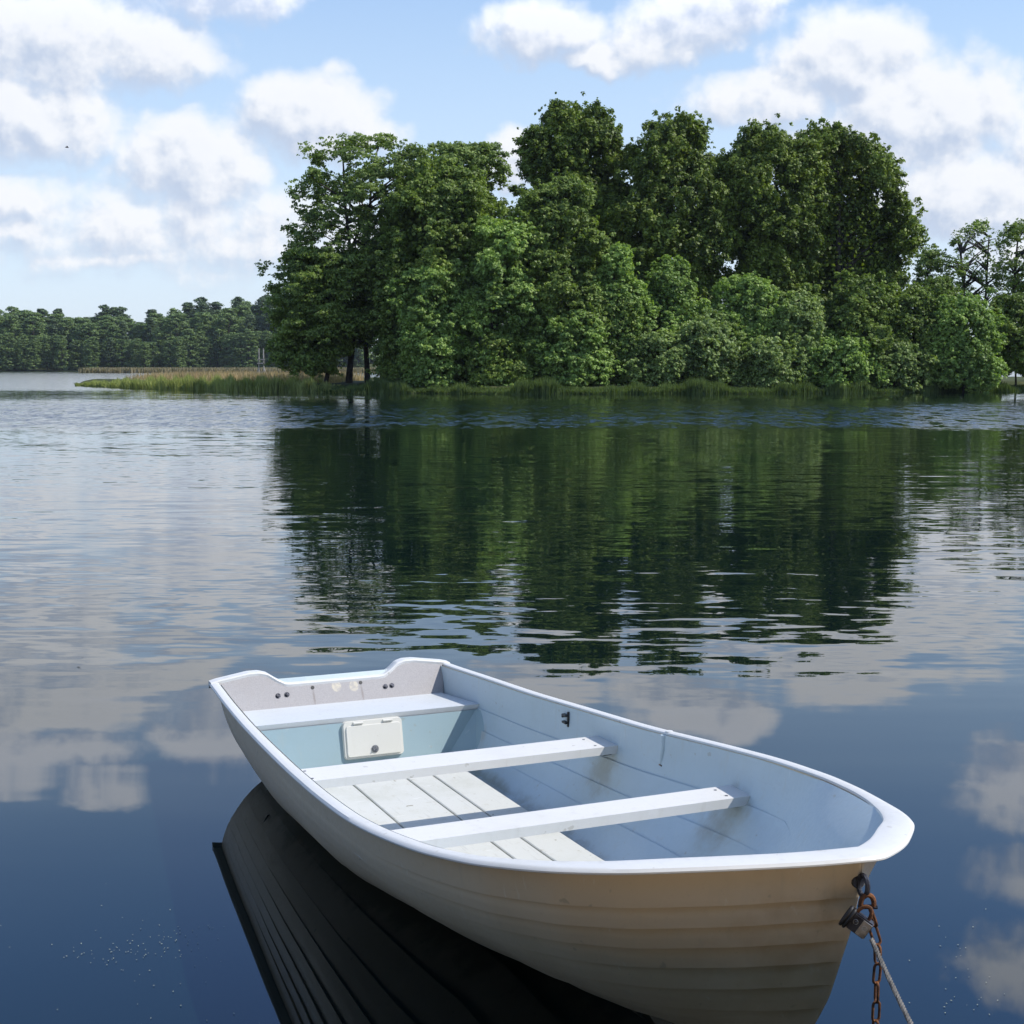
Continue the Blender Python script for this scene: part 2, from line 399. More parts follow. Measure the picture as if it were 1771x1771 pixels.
# pale strip where the water laps the island
sv = []; sf = []
xs = np.linspace(-11, 62, 260)
for i, x in enumerate(xs):
    y0 = shy_w(x) - .35 - .15 * math.sin(x * 2.3); k = .5 + .5 * math.sin(x * .9) * math.sin(x * .37 + 1)
    sv += [(x, y0, -.03), (x, y0 + .08, .05 + .05 * k), (x, y0 + .9, .09 + .06 * k)]
    if i: a = (i - 1) * 3; sf += [(a, a + 3, a + 4, a + 1), (a + 1, a + 4, a + 5, a + 2)]
tag(mesh_obj('shore_edge', sv, sf, M_sand), 'thin pale strip of washed roots and sand along the island edge', 'ground', kind='structure')

# ------------------------------------------------------------ foliage builder
def leaves(C, N, size, aspect=.55):
    """rhombic leaves at centres C facing N -> verts, faces"""
    n = len(C)
    r = rng.normal(size=(n, 3)); t1 = np.cross(N, r); t1 /= np.linalg.norm(t1, axis=1)[:, None] + 1e-9
    t2 = np.cross(N, t1)
    s = (size * rng.uniform(.6, 1.35, n))[:, None]
    V = np.stack([C + t1 * s, C + t2 * s * aspect + N * s * .12, C - t1 * s, C - t2 * s * aspect + N * s * .12], 1).reshape(-1, 3)
    return V, np.arange(n * 4, dtype=np.int32).reshape(-1, 4)
def unit(v): return v / (np.linalg.norm(v, axis=1)[:, None] + 1e-9)
def lump_cloud(cent, rad, per, squash=(1, 1, .7), droop=0., outw=None, up=.55, shell=.45):
    """leaf centres and normals on clumps"""
    k = np.repeat(np.arange(len(cent)), per)
    d = unit(rng.normal(size=(len(k), 3)))
    flip = (d[:, 2] < -.2) & (rng.random(len(k)) < .6); d[flip, 2] *= -1
    rr = (shell + (1 - shell) * rng.random(len(k)) ** .6)[:, None]
    lob = 1 + .25 * np.sin(d[:, :1] * 5 + k[:, None]) * np.sin(d[:, 1:2] * 4 + k[:, None] * 2.1)
    C = cent[k] + d * rr * rad[k][:, None] * lob * np.array(squash)
    if droop: C[:, 2] -= droop * rng.random(len(k)) ** 2 * rad[k]
    o = d * .75 + np.array((0, 0, up)) + rng.normal(size=(len(k), 3)) * .55
    if outw is not None: o += outw[k] * .35
    return C, unit(o)
def limb_pts(a, b, sag=.15, n=5):
    a, b = Vector(a), Vector(b); L = (b - a).length
    return [a.lerp(b, i / (n - 1)) + Vector((random.uniform(-1, 1), random.uniform(-1, 1), 0)) * L * .03 * (0 < i < n - 1) + Vector((0, 0, -1)) * L * sag * math.sin(math.pi * i / (n - 1)) * .5 for i in range(n)]
def build_tree(name, label, cat, group, Y, base, rows, mat, lr=1.2, leaf=.16, cover=1.0, squash=(1, 1, .65), droop=0., trunk=.22,
               trunks=None, nl=None, solid=True, airy=0., up=.55, limbs=9, lumps_extra=(), hole=None, dep=.8):
    """rows: (py, xl, xr) crown outline in photograph pixels at distance Y, top first"""
    zs = []; xc = []; hw = []
    for py, xl, xr in rows:
        a, b = W(xl, py, Y), W(xr, py, Y); zs.append(a[2]); xc.append((a[0] + b[0]) / 2); hw.append((b[0] - a[0]) / 2)
    zs = np.array(zs)[::-1]; xc = np.array(xc)[::-1]; hw = np.array(hw)[::-1]
    bx = W(base, 670, Y)[0]
    g0 = .45
    root = empty(name, (bx, Y, g0)); tag(root, label, cat, group)
    leaf *= .84; lr *= .9; squash = (squash[0] * .95, squash[1] * .95, min(1, squash[2] * 1.35)); cover *= 1.12
    # boughs over the crown surface, each bough a cluster of leaf clumps on its upper and outer side
    zz = np.linspace(zs[0], zs[-1], 60); hh = np.interp(zz, zs, hw); A = np.sum(2 * math.pi * hh * .9) * (zz[1] - zz[0]) + math.pi * hh[30] ** 2
    br = lr * 1.35
    if nl is None: nl = int(A / (br * br) * 1.0 * cover ** .5)
    pr = hh / hh.sum(); zc = rng.choice(zz, nl, p=pr) + rng.uniform(-.5, .5, nl) * (zz[1] - zz[0])
    ntop = max(2, int(hh.max())); zc[:ntop] = zs[-1] - rng.uniform(0, .8, ntop)
    th = rng.uniform(0, 2 * math.pi, nl); ph = rng.uniform(0, 6.28, 3)
    H = np.interp(zc, zs, hw) * (1 + (.13 if mat is not L_dark else .05) * np.sin(3 * th + zc * .7 + ph[0]) + (.12 if mat is not L_dark else .05) * np.sin(5 * th - zc * 1.3 + ph[1])); X0 = np.interp(zc, zs, xc)
    fr = np.where(rng.random(nl) < .82, rng.uniform(.78, 1.06, nl), rng.uniform(.2, .78, nl))
    rho = fr * np.maximum(H - br * .7, .05)
    topcut = np.clip((zs[-1] - zc) / (br * .8), 0, 1)
    cen = np.stack([X0 + rho * np.cos(th), Y + dep * rho * np.sin(th), zc - (1 - topcut) * br * .4], 1)
    if hole is not None:
        hx, hy, hrx, hry = hole; c = W(hx, hy, Y); rx = hrx * Y / F; rz = hry * Y / F
        q = ((cen[:, 0] - c[0]) / rx) ** 2 + ((cen[:, 2] - c[2]) / rz) ** 2
        inh = (q < 1) & (cen[:, 1] < Y + 1.5)
        cen[inh, 1] = Y + 1.0 + (1 - q[inh]) * 2.0
    rad = br * rng.uniform(.6, 1.25, nl)
    outw = np.stack([np.cos(th), np.sin(th), np.zeros(nl)], 1)
    for px, py, r in lumps_extra:
        c = W(px, py, Y); cen = np.vstack([cen, c]); rad = np.append(rad, r); outw = np.vstack([outw, (0, 0, 1)])
    K = 19; kb = np.repeat(np.arange(len(cen)), K)
    dd = unit(rng.normal(size=(len(kb), 3)) + outw[kb] * .9 + np.array((0, 0, .45)))
    far_ = np.where(rng.random(len(kb)) < .24, rng.uniform(1.03, 1.36, len(kb)), rng.uniform(.45, 1.0, len(kb)))
    sub = cen[kb] + dd * (far_ * rad[kb])[:, None] * np.array((1, 1, squash[2] * 1.1))
    sub[:, 2] -= droop * .5 * rad[kb] * rng.random(len(kb)) ** 1.5
    srad = lr * .35 * rng.uniform(.4, 1.4, len(kb)) * np.where(far_ > 1.04, .6, 1)
    keep = rng.random(len(kb)) > airy * .9; sub, srad, kb = sub[keep], srad[keep], kb[keep]
    per = np.maximum(5, (cover * srad ** 2 * 10 / (leaf * leaf) * .62)).astype(int)
    C, N = lump_cloud(sub, srad, per, squash, droop * .8, outw[kb], up, .25)
    V, Fc = leaves(C, N, leaf)
    if solid:   # inner foliage, sparser and larger
        ni = int(A * 8 * (1 - airy)); zi = rng.choice(zz, ni, p=pr); Hi = np.interp(zi, zs, hw) * rng.random(ni) ** .5 * .66; ti = rng.uniform(0, 2 * math.pi, ni)
        Ci = np.stack([np.interp(zi, zs, xc) + Hi * np.cos(ti), Y + dep * Hi * np.sin(ti) + (H.mean() * .25 if hole else 0), zi], 1)
        Vi, Fi = leaves(Ci, unit(rng.normal(size=(ni, 3))), leaf * 1.3, .7); Fc = np.vstack([Fc, Fi + len(V)]); V = np.vstack([V, Vi])
    crown = mesh_obj('crown', V - np.array((bx, Y, g0)), Fc, mat, root)
    bm = bmesh.new()
    for (tb, tt, tr) in (trunks or [(base, None, trunk)]):
        b0 = Vector((W(tb, 670, Y)[0], Y + random.uniform(-.3, .3), g0 - .5)); topz = zs[-1] - (zs[-1] - zs[0]) * .18
        tx = W(tt, 300, Y)[0] if tt else float(np.interp(topz, zs, xc)); top = Vector((tx, Y, topz))
        pts = [b0.lerp(top, u) + Vector((.35 * math.sin(u * 4 + tb), .25 * math.sin(u * 5 + 1), 0)) * min(1, u * 3) for u in np.linspace(0, 1, 10)]
        add_tube(bm, [p - Vector((bx, Y, g0)) for p in pts], [tr * (1.25 if i == 0 else 1) * (1 - i / 10 * .8) for i in range(10)], 8)
        for _ in range(limbs):
            c = cen[random.randrange(len(cen))]
            cand = [p for p in pts[2:] if p.z < c[2] - .3] or [pts[3]]
            s = min(cand, key=lambda p: abs(c[2] - p.z - (Vector(c[:2]) - p.xy).length * .6))
            r0 = tr * .38
            lp = limb_pts(s, c, -.12, 6); add_tube(bm, [q - Vector((bx, Y, g0)) for q in lp], [r0 * (1 - .75 * i / 5) for i in range(6)], 5)
    bm_obj('trunk', bm, M_bark, root, smooth=True)
    return root

T = build_tree
GA = 'alders and other tall trees on the left half of the island'; GB = 'tall dark broadleaf trees at the back of the island'; GS = 'bushes along the island shore'
# --- tall trees at the back
T('broadleaf_tree', 'tallest dark tree of the island, its rounded top clear of the others', 'tree', GB, 124, 1000,
  [(188, 990, 1030), (200, 945, 1055), (235, 905, 1078), (285, 900, 1082), (330, 920, 1090), (400, 940, 1100), (520, 950, 1100), (640, 960, 1090)], L_dark, 1.15, .17, 1.1, (1, 1, .8), .6, .35)
T('broadleaf_tree', 'dark tall tree with two ragged peaks, just right of the tallest rounded tree', 'tree', GB, 121, 1150,
  [(212, 1165, 1205), (235, 1105, 1215), (262, 1080, 1232), (330, 1050, 1262), (400, 1035, 1280), (450, 1050, 1262), (520, 1085, 1245), (640, 1095, 1230)], L_dark, 1.2, .17, 1.1, (1, 1, .85), .8, .35,
  lumps_extra=((1130, 228, .9), (1180, 218, .9), (1200, 226, .8)))
T('broadleaf_tree', 'broad dark tree with hanging leaf curtains, between the two-peaked tree and the hollow-fronted one', 'tree', GB, 121, 1320,
  [(228, 1285, 1345), (245, 1255, 1385), (300, 1230, 1430), (380, 1250, 1435), (450, 1265, 1410), (520, 1270, 1380), (640, 1270, 1370)], L_dark, 1.2, .17, 1.1, (1, 1, .9), 1.0, .35,
  lumps_extra=((1345, 400, 1.1), (1350, 440, 1.0), (1352, 480, .9), (1348, 515, .9)))
T('broadleaf_tree', 'huge dark domed tree at the right, its front a deep shadowed hollow under overhanging leaves', 'tree', GB, 122, 1460,
  [(230, 1405, 1465), (243, 1370, 1500), (275, 1350, 1545), (330, 1345, 1568), (385, 1345, 1582), (430, 1350, 1574), (500, 1365, 1562), (560, 1380, 1560), (650, 1390, 1550)], L_dark, 1.15, .17, 1.15, (1, 1, .9), .8, .4,
  hole=(1455, 425, 92, 115), dep=.95)
# --- left group
T('alder_tree', 'leaning tree at the left edge of the island, sky showing through its layered top', 'tree', GA, 117, 615,
  [(235, 620, 690), (262, 540, 735), (310, 532, 750), (350, 500, 740), (410, 492, 700), (470, 475, 690), (510, 462, 660), (560, 480, 650), (610, 490, 640)], L_airy, .95, .15, .62, (1.3, 1.3, .42), .1, .28,
  trunks=[(602, 640, .27), (636, 600, .24)], airy=.28, limbs=26, solid=False)
T('alder_tree', 'tall tree with a thin feathery grey green top right of the leaning tree', 'tree', GA, 119, 800,
  [(252, 770, 850), (275, 715, 878), (320, 690, 885), (400, 690, 890), (500, 700, 880), (620, 710, 870)], L_airy, 1.0, .15, .8, (1.15, 1.15, .5), .15, .26, airy=.12, limbs=18)
T('alder_tree', 'dark shaded tree low on the left end of the island overhanging the reeds', 'tree', GA, 115, 560,
  [(430, 520, 640), (480, 490, 660), (530, 478, 650), (580, 470, 640), (625, 475, 590), (645, 485, 560)], L_alder, 1.0, .15, .9, (1.3, 1.2, .45), .2, .2, up=.3)
T('alder_tree', 'mid green tree with a round top in the middle of the left group', 'tree', GA, 114, 760,
  [(285, 735, 790), (320, 690, 835), (380, 655, 850), (450, 640, 850), (540, 650, 845), (620, 660, 840), (665, 680, 820)], L_alder, 1.1, .16, .95, (1.15, 1.15, .55), .25, .24)
T('alder_tree', 'olive green cone shaped tree right of the sky gap in mid island', 'tree', GA, 114, 960,
  [(312, 955, 985), (330, 915, 1012), (380, 885, 1030), (440, 870, 1050), (500, 860, 1075), (580, 860, 1100), (640, 870, 1105), (668, 890, 1090)], L_alder, 1.05, .16, 1.0, (1.15, 1.15, .55), .3, .24)
T('alder_tree', 'yellow green leafy tree in front between the left group and the olive cone', 'tree', GA, 112, 850,
  [(380, 840, 880), (410, 800, 925), (470, 790, 940), (540, 795, 945), (620, 800, 940), (668, 810, 930)], L_bright, .95, .15, .9, (1.15, 1.15, .5), .2, .18)
T('alder_tree', 'sunlit low tree with drooping yellow green sprays left of the island middle, over the water', 'tree', GA, 111, 740,
  [(460, 715, 770), (490, 685, 800), (540, 680, 805), (600, 690, 800), (650, 700, 790), (672, 715, 780)], L_bright, .85, .14, .85, (1.2, 1.2, .5), .3, .15)
T('alder_tree', 'dark leafy tree between the two visible trunks and the sunlit drooping tree', 'tree', GA, 112.5, 672,
  [(500, 650, 700), (540, 640, 715), (600, 648, 715), (668, 655, 710)], L_alder, .85, .14, .9, (1.2, 1.2, .5), .2, .14)
T('young_tree', 'slim bright green tree right of the olive cone, at the foot of the dark trees', 'tree', GA, 112, 1075,
  [(428, 1062, 1082), (460, 1040, 1098), (520, 1025, 1112), (590, 1020, 1125), (650, 1030, 1120), (672, 1040, 1110)], L_bright, .8, .14, .95, (1.1, 1.1, .6), .2, .14)
T('leafy_bush', 'spreading leafy bush over the water below the olive cone tree', 'bush', GS, 110.6, 985,
  [(540, 950, 1020), (570, 930, 1050), (620, 920, 1060), (672, 935, 1050)], L_bright, .75, .14, .9, (1.2, 1.2, .5), .3, .1)
T('leafy_bush', 'dark bush at the waterline right of the sunlit drooping tree', 'bush', GS, 110.6, 865,
  [(580, 840, 890), (610, 815, 915), (650, 810, 920), (676, 820, 915)], L_alder, .7, .14, .9, (1.2, 1.2, .5), .3, .1)
# --- shrubs in front of the dark trees
for label, name, Y, base, rows, mat in (
    ('tall narrow pale green bush pointing up against the dark trees', 'leafy_bush', 114, 1160, [(450, 1155, 1170), (475, 1130, 1190), (520, 1118, 1205), (580, 1100, 1225), (660, 1100, 1225)], L_bright),
    ('pale green bush with a flat rounded head, second from the left against the dark trees', 'leafy_bush', 114, 1290, [(475, 1280, 1305), (495, 1255, 1330), (540, 1240, 1345), (600, 1240, 1345), (660, 1245, 1340)], L_bright),
    ('bushy willow filling the shore between the narrow pale bush and the round headed one', 'willow_bush', 112, 1230, [(548, 1205, 1240), (565, 1180, 1265), (600, 1165, 1285), (640, 1165, 1285), (672, 1175, 1280)], L_willow),
    ('low willow bush at the waterline below the narrow pale bush', 'willow_bush', 111, 1135, [(575, 1110, 1165), (600, 1095, 1180), (640, 1090, 1185), (674, 1100, 1180)], L_willow),
    ('silvery willow bush right of the round headed pale bush', 'willow_bush', 113, 1380, [(505, 1360, 1395), (530, 1340, 1415), (580, 1325, 1430), (640, 1325, 1430), (672, 1335, 1420)], L_willow),
    ('low silvery bush with bare twigs at the waterline under the hanging leaf curtains', 'willow_bush', 111, 1330, [(585, 1305, 1360), (610, 1290, 1380), (650, 1290, 1385), (675, 1300, 1380)], L_willow),
    ('yellow green bush with a pointed top below the shadowed hollow', 'leafy_bush', 113.5, 1490, [(480, 1485, 1500), (505, 1455, 1530), (550, 1435, 1550), (600, 1430, 1555), (665, 1440, 1545)], L_alder),
    ('low rounded bush below the pointed yellow green one', 'willow_bush', 111.5, 1450, [(580, 1430, 1480), (605, 1410, 1505), (645, 1405, 1515), (675, 1415, 1505)], L_bright),
    ('dense green bush right under the right edge of the huge domed tree', 'leafy_bush', 114, 1570, [(495, 1560, 1585), (520, 1535, 1610), (570, 1520, 1625), (640, 1525, 1625), (668, 1535, 1615)], L_alder),
    ('shaded bush on the shore leaning over the dark gap near the right end', 'willow_bush', 112, 1545, [(590, 1525, 1570), (620, 1505, 1595), (672, 1515, 1590)], L_willow),
    ('large rounded bright bush near the right end of the island', 'leafy_bush', 113, 1665, [(512, 1650, 1690), (530, 1615, 1715), (570, 1600, 1728), (620, 1600, 1730), (668, 1612, 1722)], L_bright),
    ('dark green bush right of the large bright one, cut by the frame', 'leafy_bush', 118, 1755, [(510, 1735, 1785), (540, 1705, 1810), (600, 1700, 1825), (640, 1712, 1810)], L_alder),
    ('small grey green bush low between the domed tree and the large bright bush', 'willow_bush', 116, 1620, [(480, 1605, 1640), (510, 1590, 1665), (560, 1585, 1670), (620, 1590, 1660)], L_alder)):
    cx_ = sum(a_[1] + a_[2] for a_ in rows) / len(rows) / 2
    wf = 1.22 if cx_ < 1590 else 1.0
    rows = [(a_[0] + 4 * (i_ == 0), cx_ + (a_[1] - cx_) * wf, cx_ + (a_[2] - cx_) * wf) for i_, a_ in enumerate(rows)]
    T(name, label, 'bush', GS, Y, base, rows, mat, .58, .14, .9, (1.1, 1.1, .62), .25, .09, limbs=9, up=.5, lumps_extra=[(random.uniform(rows[1][1], rows[1][2]), rows[0][0] + random.uniform(-12, 22), random.uniform(.22, .5)) for _ in range(5)])
# --- open trees at the right end
GR = 'thin open trees at the right end of the island'
T('open_tree', 'thin small tree with sky showing through, right beside the huge domed tree', 'tree', GR, 136, 1603,
  [(430, 1595, 1625), (455, 1580, 1640), (500, 1580, 1650), (540, 1590, 1645)], L_airy, .8, .14, .5, (1.2, 1.2, .5), 0, .18, airy=.4, limbs=22, solid=False)
T('open_tree', 'forked tree with bare dark branches and thin crown against the sky at the right', 'tree', GR, 134, 1677,
  [(385, 1680, 1710), (410, 1650, 1735), (450, 1625, 1745), (490, 1635, 1750), (520, 1650, 1740)], L_airy, .75, .14, .30, (1.1, 1.1, .55), 0, .3,
  trunks=[(1676, 1655, .28), (1678, 1720, .2)], airy=.62, limbs=38, solid=False)
T('open_tree', 'dark open tree cut by the right edge of the picture', 'tree', GR, 132, 1725,
  [(385, 1750, 1790), (420, 1725, 1830), (470, 1715, 1850), (520, 1720, 1840), (560, 1740, 1820)], L_alder, .8, .14, .45, (1.2, 1.2, .5), 0, .26, trunks=[(1722, 1770, .26)], airy=.45, limbs=34, solid=False)
for bx_, top in ((1850, 400), (1960, 420), (2080, 380)):
    T('broadleaf_tree', 'trees continuing the island beyond the right edge of the picture', 'tree', 'trees beyond the right edge', 128, bx_,
      [(top, bx_ - 20, bx_ + 20), (top + 50, bx_ - 60, bx_ + 60), (top + 120, bx_ - 70, bx_ + 70), (650, bx_ - 60, bx_ + 60)], L_dark, 1.3, .24, .8, (1, 1, .8), .4, .3)

# ------------------------------------------------------------ reeds and shore grass
def blades(name, pts, h, wd, lean, mat, label, cat):
    n = len(pts); a = rng.uniform(0, math.pi, n); hx = h * rng.uniform(.6, 1.15, n)
    dx = np.stack([np.cos(a), np.sin(a), np.zeros(n)], 1) * (wd * rng.uniform(.6, 1.4, n))[:, None]
    ln = rng.normal(size=(n, 2)) * lean
    m_ = pts + np.stack([ln[:, 0] * .35, ln[:, 1] * .35, hx * .6], 1); tp = pts + np.stack([ln[:, 0], ln[:, 1], hx], 1)
    V = np.stack([pts - dx, pts + dx, m_ + dx * .8, tp + dx * .1, m_ - dx * .8], 1).reshape(-1, 3)
    o = mesh_obj(name, V, np.arange(n * 5, dtype=np.int32).reshape(-1, 5), mat); tag(o, label, cat, kind='stuff'); return o
L_reed = leafmat('green_reeds', (.16, .19, .05), (.46, .50, .17), .3, .15)
L_tan = leafmat('dry_reed_heads', (.30, .22, .13), (.60, .45, .28), .3, .3)
L_grass = leafmat('shore_grass', (.06, .10, .025), (.16, .22, .06), .3, .4)
n = 26000
x = rng.uniform(tipx + .3, -11, n); d = rng.random(n) ** 1.1 * np.minimum(7, 1.5 + (x - tipx) * .5)
y = np.array([shy_w(q) for q in x]) - .6 + d
blades('green_reeds', np.stack([x, y, np.full(n, -.05)], 1), (.45 + .75 * np.clip((x - tipx) / 14, 0, 1)) * np.clip((-11 - x) / 5, .3, 1) * (.8 + .28 * np.sin(x * 1.9) * np.sin(x * .7 + y * .9) + .15 * np.sin(x * 5.1 + y)), .03, .12, L_reed, 'green reed bed at the left tip of the island', 'reeds')
n = 10000
x = rng.uniform(tipx + 7, -14, n); d = 5 + rng.random(n) * 22
y = np.array([shy_w(q) for q in x]) + d
blades('dry_reeds', np.stack([x, y, np.full(n, .2)], 1), 0.9 + .4 * np.clip((x - tipx) / 14, 0, 1), .035, .2, L_tan, 'tan dry reeds behind the green reed bed', 'reeds')
n = 34000
x = rng.uniform(-16, 62, n); d = rng.random(n) ** 1.5 * 2.2
y = np.array([shy_w(q) for q in x]) - .55 + d
cl = .30 + .6 * np.clip(np.sin(x * .8) * np.sin(x * .23 + 1) + .45 + .3 * np.sin(x * 2.9), .1, 1.3)
blades('shore_grass', np.stack([x, y, d * .12 - .04], 1), cl, .025, .12, L_grass, 'fringe of grass and sedge along the island shore', 'grass')
fl = land('reed_flat', np.linspace(-135, -40, 60), lambda x: 446 + 3 * math.sin(x * .2), lambda x: 470., .2, .03, M_soil, 'low marshy flat on the far side of the bay')
n = 14000
x = rng.uniform(-133, -42, n); y = rng.uniform(445, 468, n)
blades('far_reeds', np.stack([x, y, np.full(n, .0)], 1), 1.7, .16, .3, leafmat('far_reeds_tan', (.15, .14, .07), (.33, .27, .16), .2, .05), 'pale tan strip of reeds across the bay', 'reeds')

# pale pole frame in the reeds
fr = empty('wooden_pole_frame', tuple(W(453, 640, 136)[:2]) + (.3,)); tag(fr, 'pale weathered pole frame with splayed legs standing behind the reeds', 'pole frame')
for xx in (-.28, .18):
    bm = bmesh.new(); add_tube(bm, [(xx * 1.0, 0, 0), (xx * .9, 0, 3.4)], [.07, .05], 8); bm_obj('post', bm, M_pale, fr)
for xx, t_ in ((-1.0, -.25), (.75, .15)):
    bm = bmesh.new(); add_tube(bm, [(xx, .1, 0), (t_, .05, 1.7)], .05, 8); bm_obj('leg', bm, M_pale, fr)
for zz in (1.2, 2.0, 2.35):
    bm = bmesh.new(); add_box(bm, (-.05, -.08, zz), (.75, .05, .1)); bm_obj('crossbar', bm, M_pale, fr)
bm = bmesh.new(); add_box(bm, (.15, -.25, .2), (1.7, .7, .18)); bm_obj('platform', bm, M_pale, fr)

# ------------------------------------------------------------ far forest
def proto(kind, seed):
    r = np.random.default_rng(seed); root = empty('pine_tree' if kind == 'pine' else 'forest_tree')
    Hh = 1.0
    if kind == 'pine':
        nl = 150; z = r.uniform(1, 25, nl) ; env = np.interp(z, [1, 6, 12, 18, 22, 25.5], [2.8, 3.4, 3.3, 2.5, 1.5, .2]); th = r.uniform(0, 6.28, nl)
        cen = np.stack([env * np.cos(th) * r.uniform(.4, 1, nl), env * np.sin(th) * r.uniform(.4, 1, nl), z], 1); rad = r.uniform(.4, 1.3, nl); sq = (1.3, 1.3, .5)
    else:
        nl = 150; z = r.uniform(.3, 24, nl); env = np.interp(z, [0, 7, 15, 21, 25], [3.9, 4.8, 4.4, 3.0, .6]); th = r.uniform(0, 6.28, nl)
        cen = np.stack([env * np.cos(th) * r.uniform(.5, 1, nl), env * np.sin(th) * r.uniform(.5, 1, nl), z], 1); rad = r.uniform(.6, 1.7, nl); sq = (1.2, 1.2, .65)
    C, N = lump_cloud(cen, rad, np.full(nl, 70), sq, .1, None, .7)
    V, Fc = leaves(C, N, .36, .6)
    mesh_obj('crown', V, Fc, L_pine if kind == 'pine' else L_forest, root)
    bm = bmesh.new(); add_tube(bm, [(0, 0, -.5), (.15, 0, 10), (0, .1, 21)], [.32, .24, .08], 7)
    for i in range(0, nl, 5): add_tube(bm, [(0, 0, max(2, cen[i][2] - 2.2)), tuple(cen[i])], [.1, .03], 4)
    bm_obj('trunk', bm, M_bark, root)
    return root
def copy_tree(o):
    c = o.copy(); COL.objects.link(c)
    for ch in list(o.children):
        k = ch.copy(); COL.objects.link(k); k.parent = c
    return c
protos = [proto('pine', 1), proto('oak', 2), proto('oak', 3), proto('pine', 4), proto('oak', 5)]
used = set()
rr = random.Random(5)
LAB = {'pine0': 'tall dark pine rising above the far forest on the left shore', 'oak0': 'back row leafy tree of the far forest', 'pine1': 'dark pine within the far forest',
       'oak1': 'leafy tree within the far forest on the left shore', 'pine2': 'mid-height pine in front part of the far forest', 'oak2': 'mid-height leafy tree in front part of the far forest',
       'pine3': 'low pine at the water edge of the far forest', 'oak3': 'low leafy tree at the water edge of the far forest'}
for row, (Yr, step, hs) in enumerate(((690, 3.6, 1.03), (668, 3.8, 1.0), (650, 4.2, .93), (636, 3.8, .62))):
    x = -245.
    while x < -70:
        x += step * rr.uniform(.75, 1.3)
        px = 885.5 + x / Yr * F
        i = rr.choice((0, 1, 2, 3, 4, 1, 2, 4)) if row else rr.choice((0, 3, 0, 1, 3, 2, 4))
        pr_ = protos[i]
        o = pr_ if i not in used else copy_tree(pr_)
        used.add(i)
        top = np.interp(px, [-200, 0, 110, 200, 250, 300, 330, 460, 600], [520, 527, 531, 533, 546, 532, 518, 518, 515])
        full = (634 - top) * Yr / F
        k = full / 25.0 * hs * rr.uniform(.84, 1.06) * (1.0 if i in (0, 3) else .95)
        o.location = (x, Yr + rr.uniform(-6, 6), .8); o.rotation_euler = (0, 0, rr.uniform(0, 6.28)); o.scale = (k * rr.uniform(1.0, 1.4), k * rr.uniform(1.0, 1.4), k)
        kd = ('pine' if i in (0, 3) else 'oak') + str(row)
        tag(o, LAB[kd], 'tree', 'far forest ' + ('back row', 'second row', 'middle row', 'water edge')[row] + (' pines' if i in (0, 3) else ' leafy trees'))

# ------------------------------------------------------------ the boat
SX, SY, PSI = -.9218, 7.3263, 2.733
fw = Vector((math.sin(PSI), math.cos(PSI)))
boat = empty('rowing_boat', (SX, SY, 0), math.atan2(fw.y, fw.x))
tag(boat, 'white plastic rowing boat with lapped plank sides and two bench boards, chained by its bow', 'boat')
Xi = [0, .5, 1, 1.5, 2, 2.5, 2.9]
Bi = [.636, .678, .712, .745, .772, .803, .815]
NX, NB = Xi + [3.25, 3.5, 3.73, 3.94, 4.08, 4.185, 4.266, 4.31], Bi + [.802, .772, .720, .617, .486, .279, .058, -.08]
FX, FB = Xi + [3.25, 3.5, 3.7, 3.9, 4.05, 4.14, 4.24, 4.31], Bi + [.757, .68, .60, .515, .436, .35, .253, .12]
Zi_x = [0, 1, 2, 3, 3.5, 3.9, 4.1, 4.3]; Zi = [.428, .468, .532, .625, .69, .755, .79, .81]
LB = 4.28
def smooth_interp(x, X, Yv, k=.12): return float(np.mean([np.interp(x + d, X, Yv) for d in np.linspace(-k, k, 7)]))
def zs_(X): return smooth_interp(X, Zi_x, Zi)
def Bn(X): return smooth_interp(X, NX, NB, .12 if X < 3.6 else .03)
def Bf(X): return smooth_interp(X, FX, FB, .12 if X < 3.6 else .03)
def Bout(X): return (Bn(X) + Bf(X)) / 2
def mid(X):
    u = max(0, min(1, (X - 3.2) / (LB - 3.2))); return .085 * u * u * (3 - 2 * u)
def Bside(X, side, inner):
    """hull half breadth on one side, measured from the centre line mid(X)"""
    Xs = X * 4.305 / LB; e = min(1, (LB - X) * 14)
    cl = min(1, math.sqrt(max(0, LB - X) / .09))
    if side < 0: return max(0, (Bn(Xs) - .042 * e + mid(X)) * cl)
    h = Bf(Xs) - .045 * e - mid(X)
    if not inner and X > 3.2: h = min(h, .64 * (LB - X) + .004)
    return max(0, h * cl)
def rexp(X): return float(np.interp(X, [0, 1, 2, 2.5, 2.8, 3.5, 4.3], [.34, .38, .58, .82, 1.0, 1.12, .95]))
def wsec(X, tt): return (1 - (1 - tt) ** 2) ** rexp(X)
def zkeel(X): return float(np.interp(X, [0, 1, 2, 2.5, 3, 3.5, 4.3], [-.10, -.115, -.10, -.06, -.015, .03, .07]))
stem_z = [0, .1, .2, .3, .4, .5, .6, .7, .78]; stem_o = [.85, .47, .28, .18, .12, .08, .04, .012, .0]
def rake(X, z):
    s = max(0, min(1, (X - 2.3) / (LB - 2.3))); s = (s * s * (3 - 2 * s))
    a = s * float(np.interp(z, stem_z, stem_o))
    q = max(0, 1 - X / 1.3) ** 2
    return -a + q * .62 * max(-.02, (zs_(0) - z))
LAPS_O = [0, .13, .27, .40, .51, .61, .70, .785, .87, 1.0]
LAPS_I = [0, .13, .27, .42, .57, .74, 1.0]
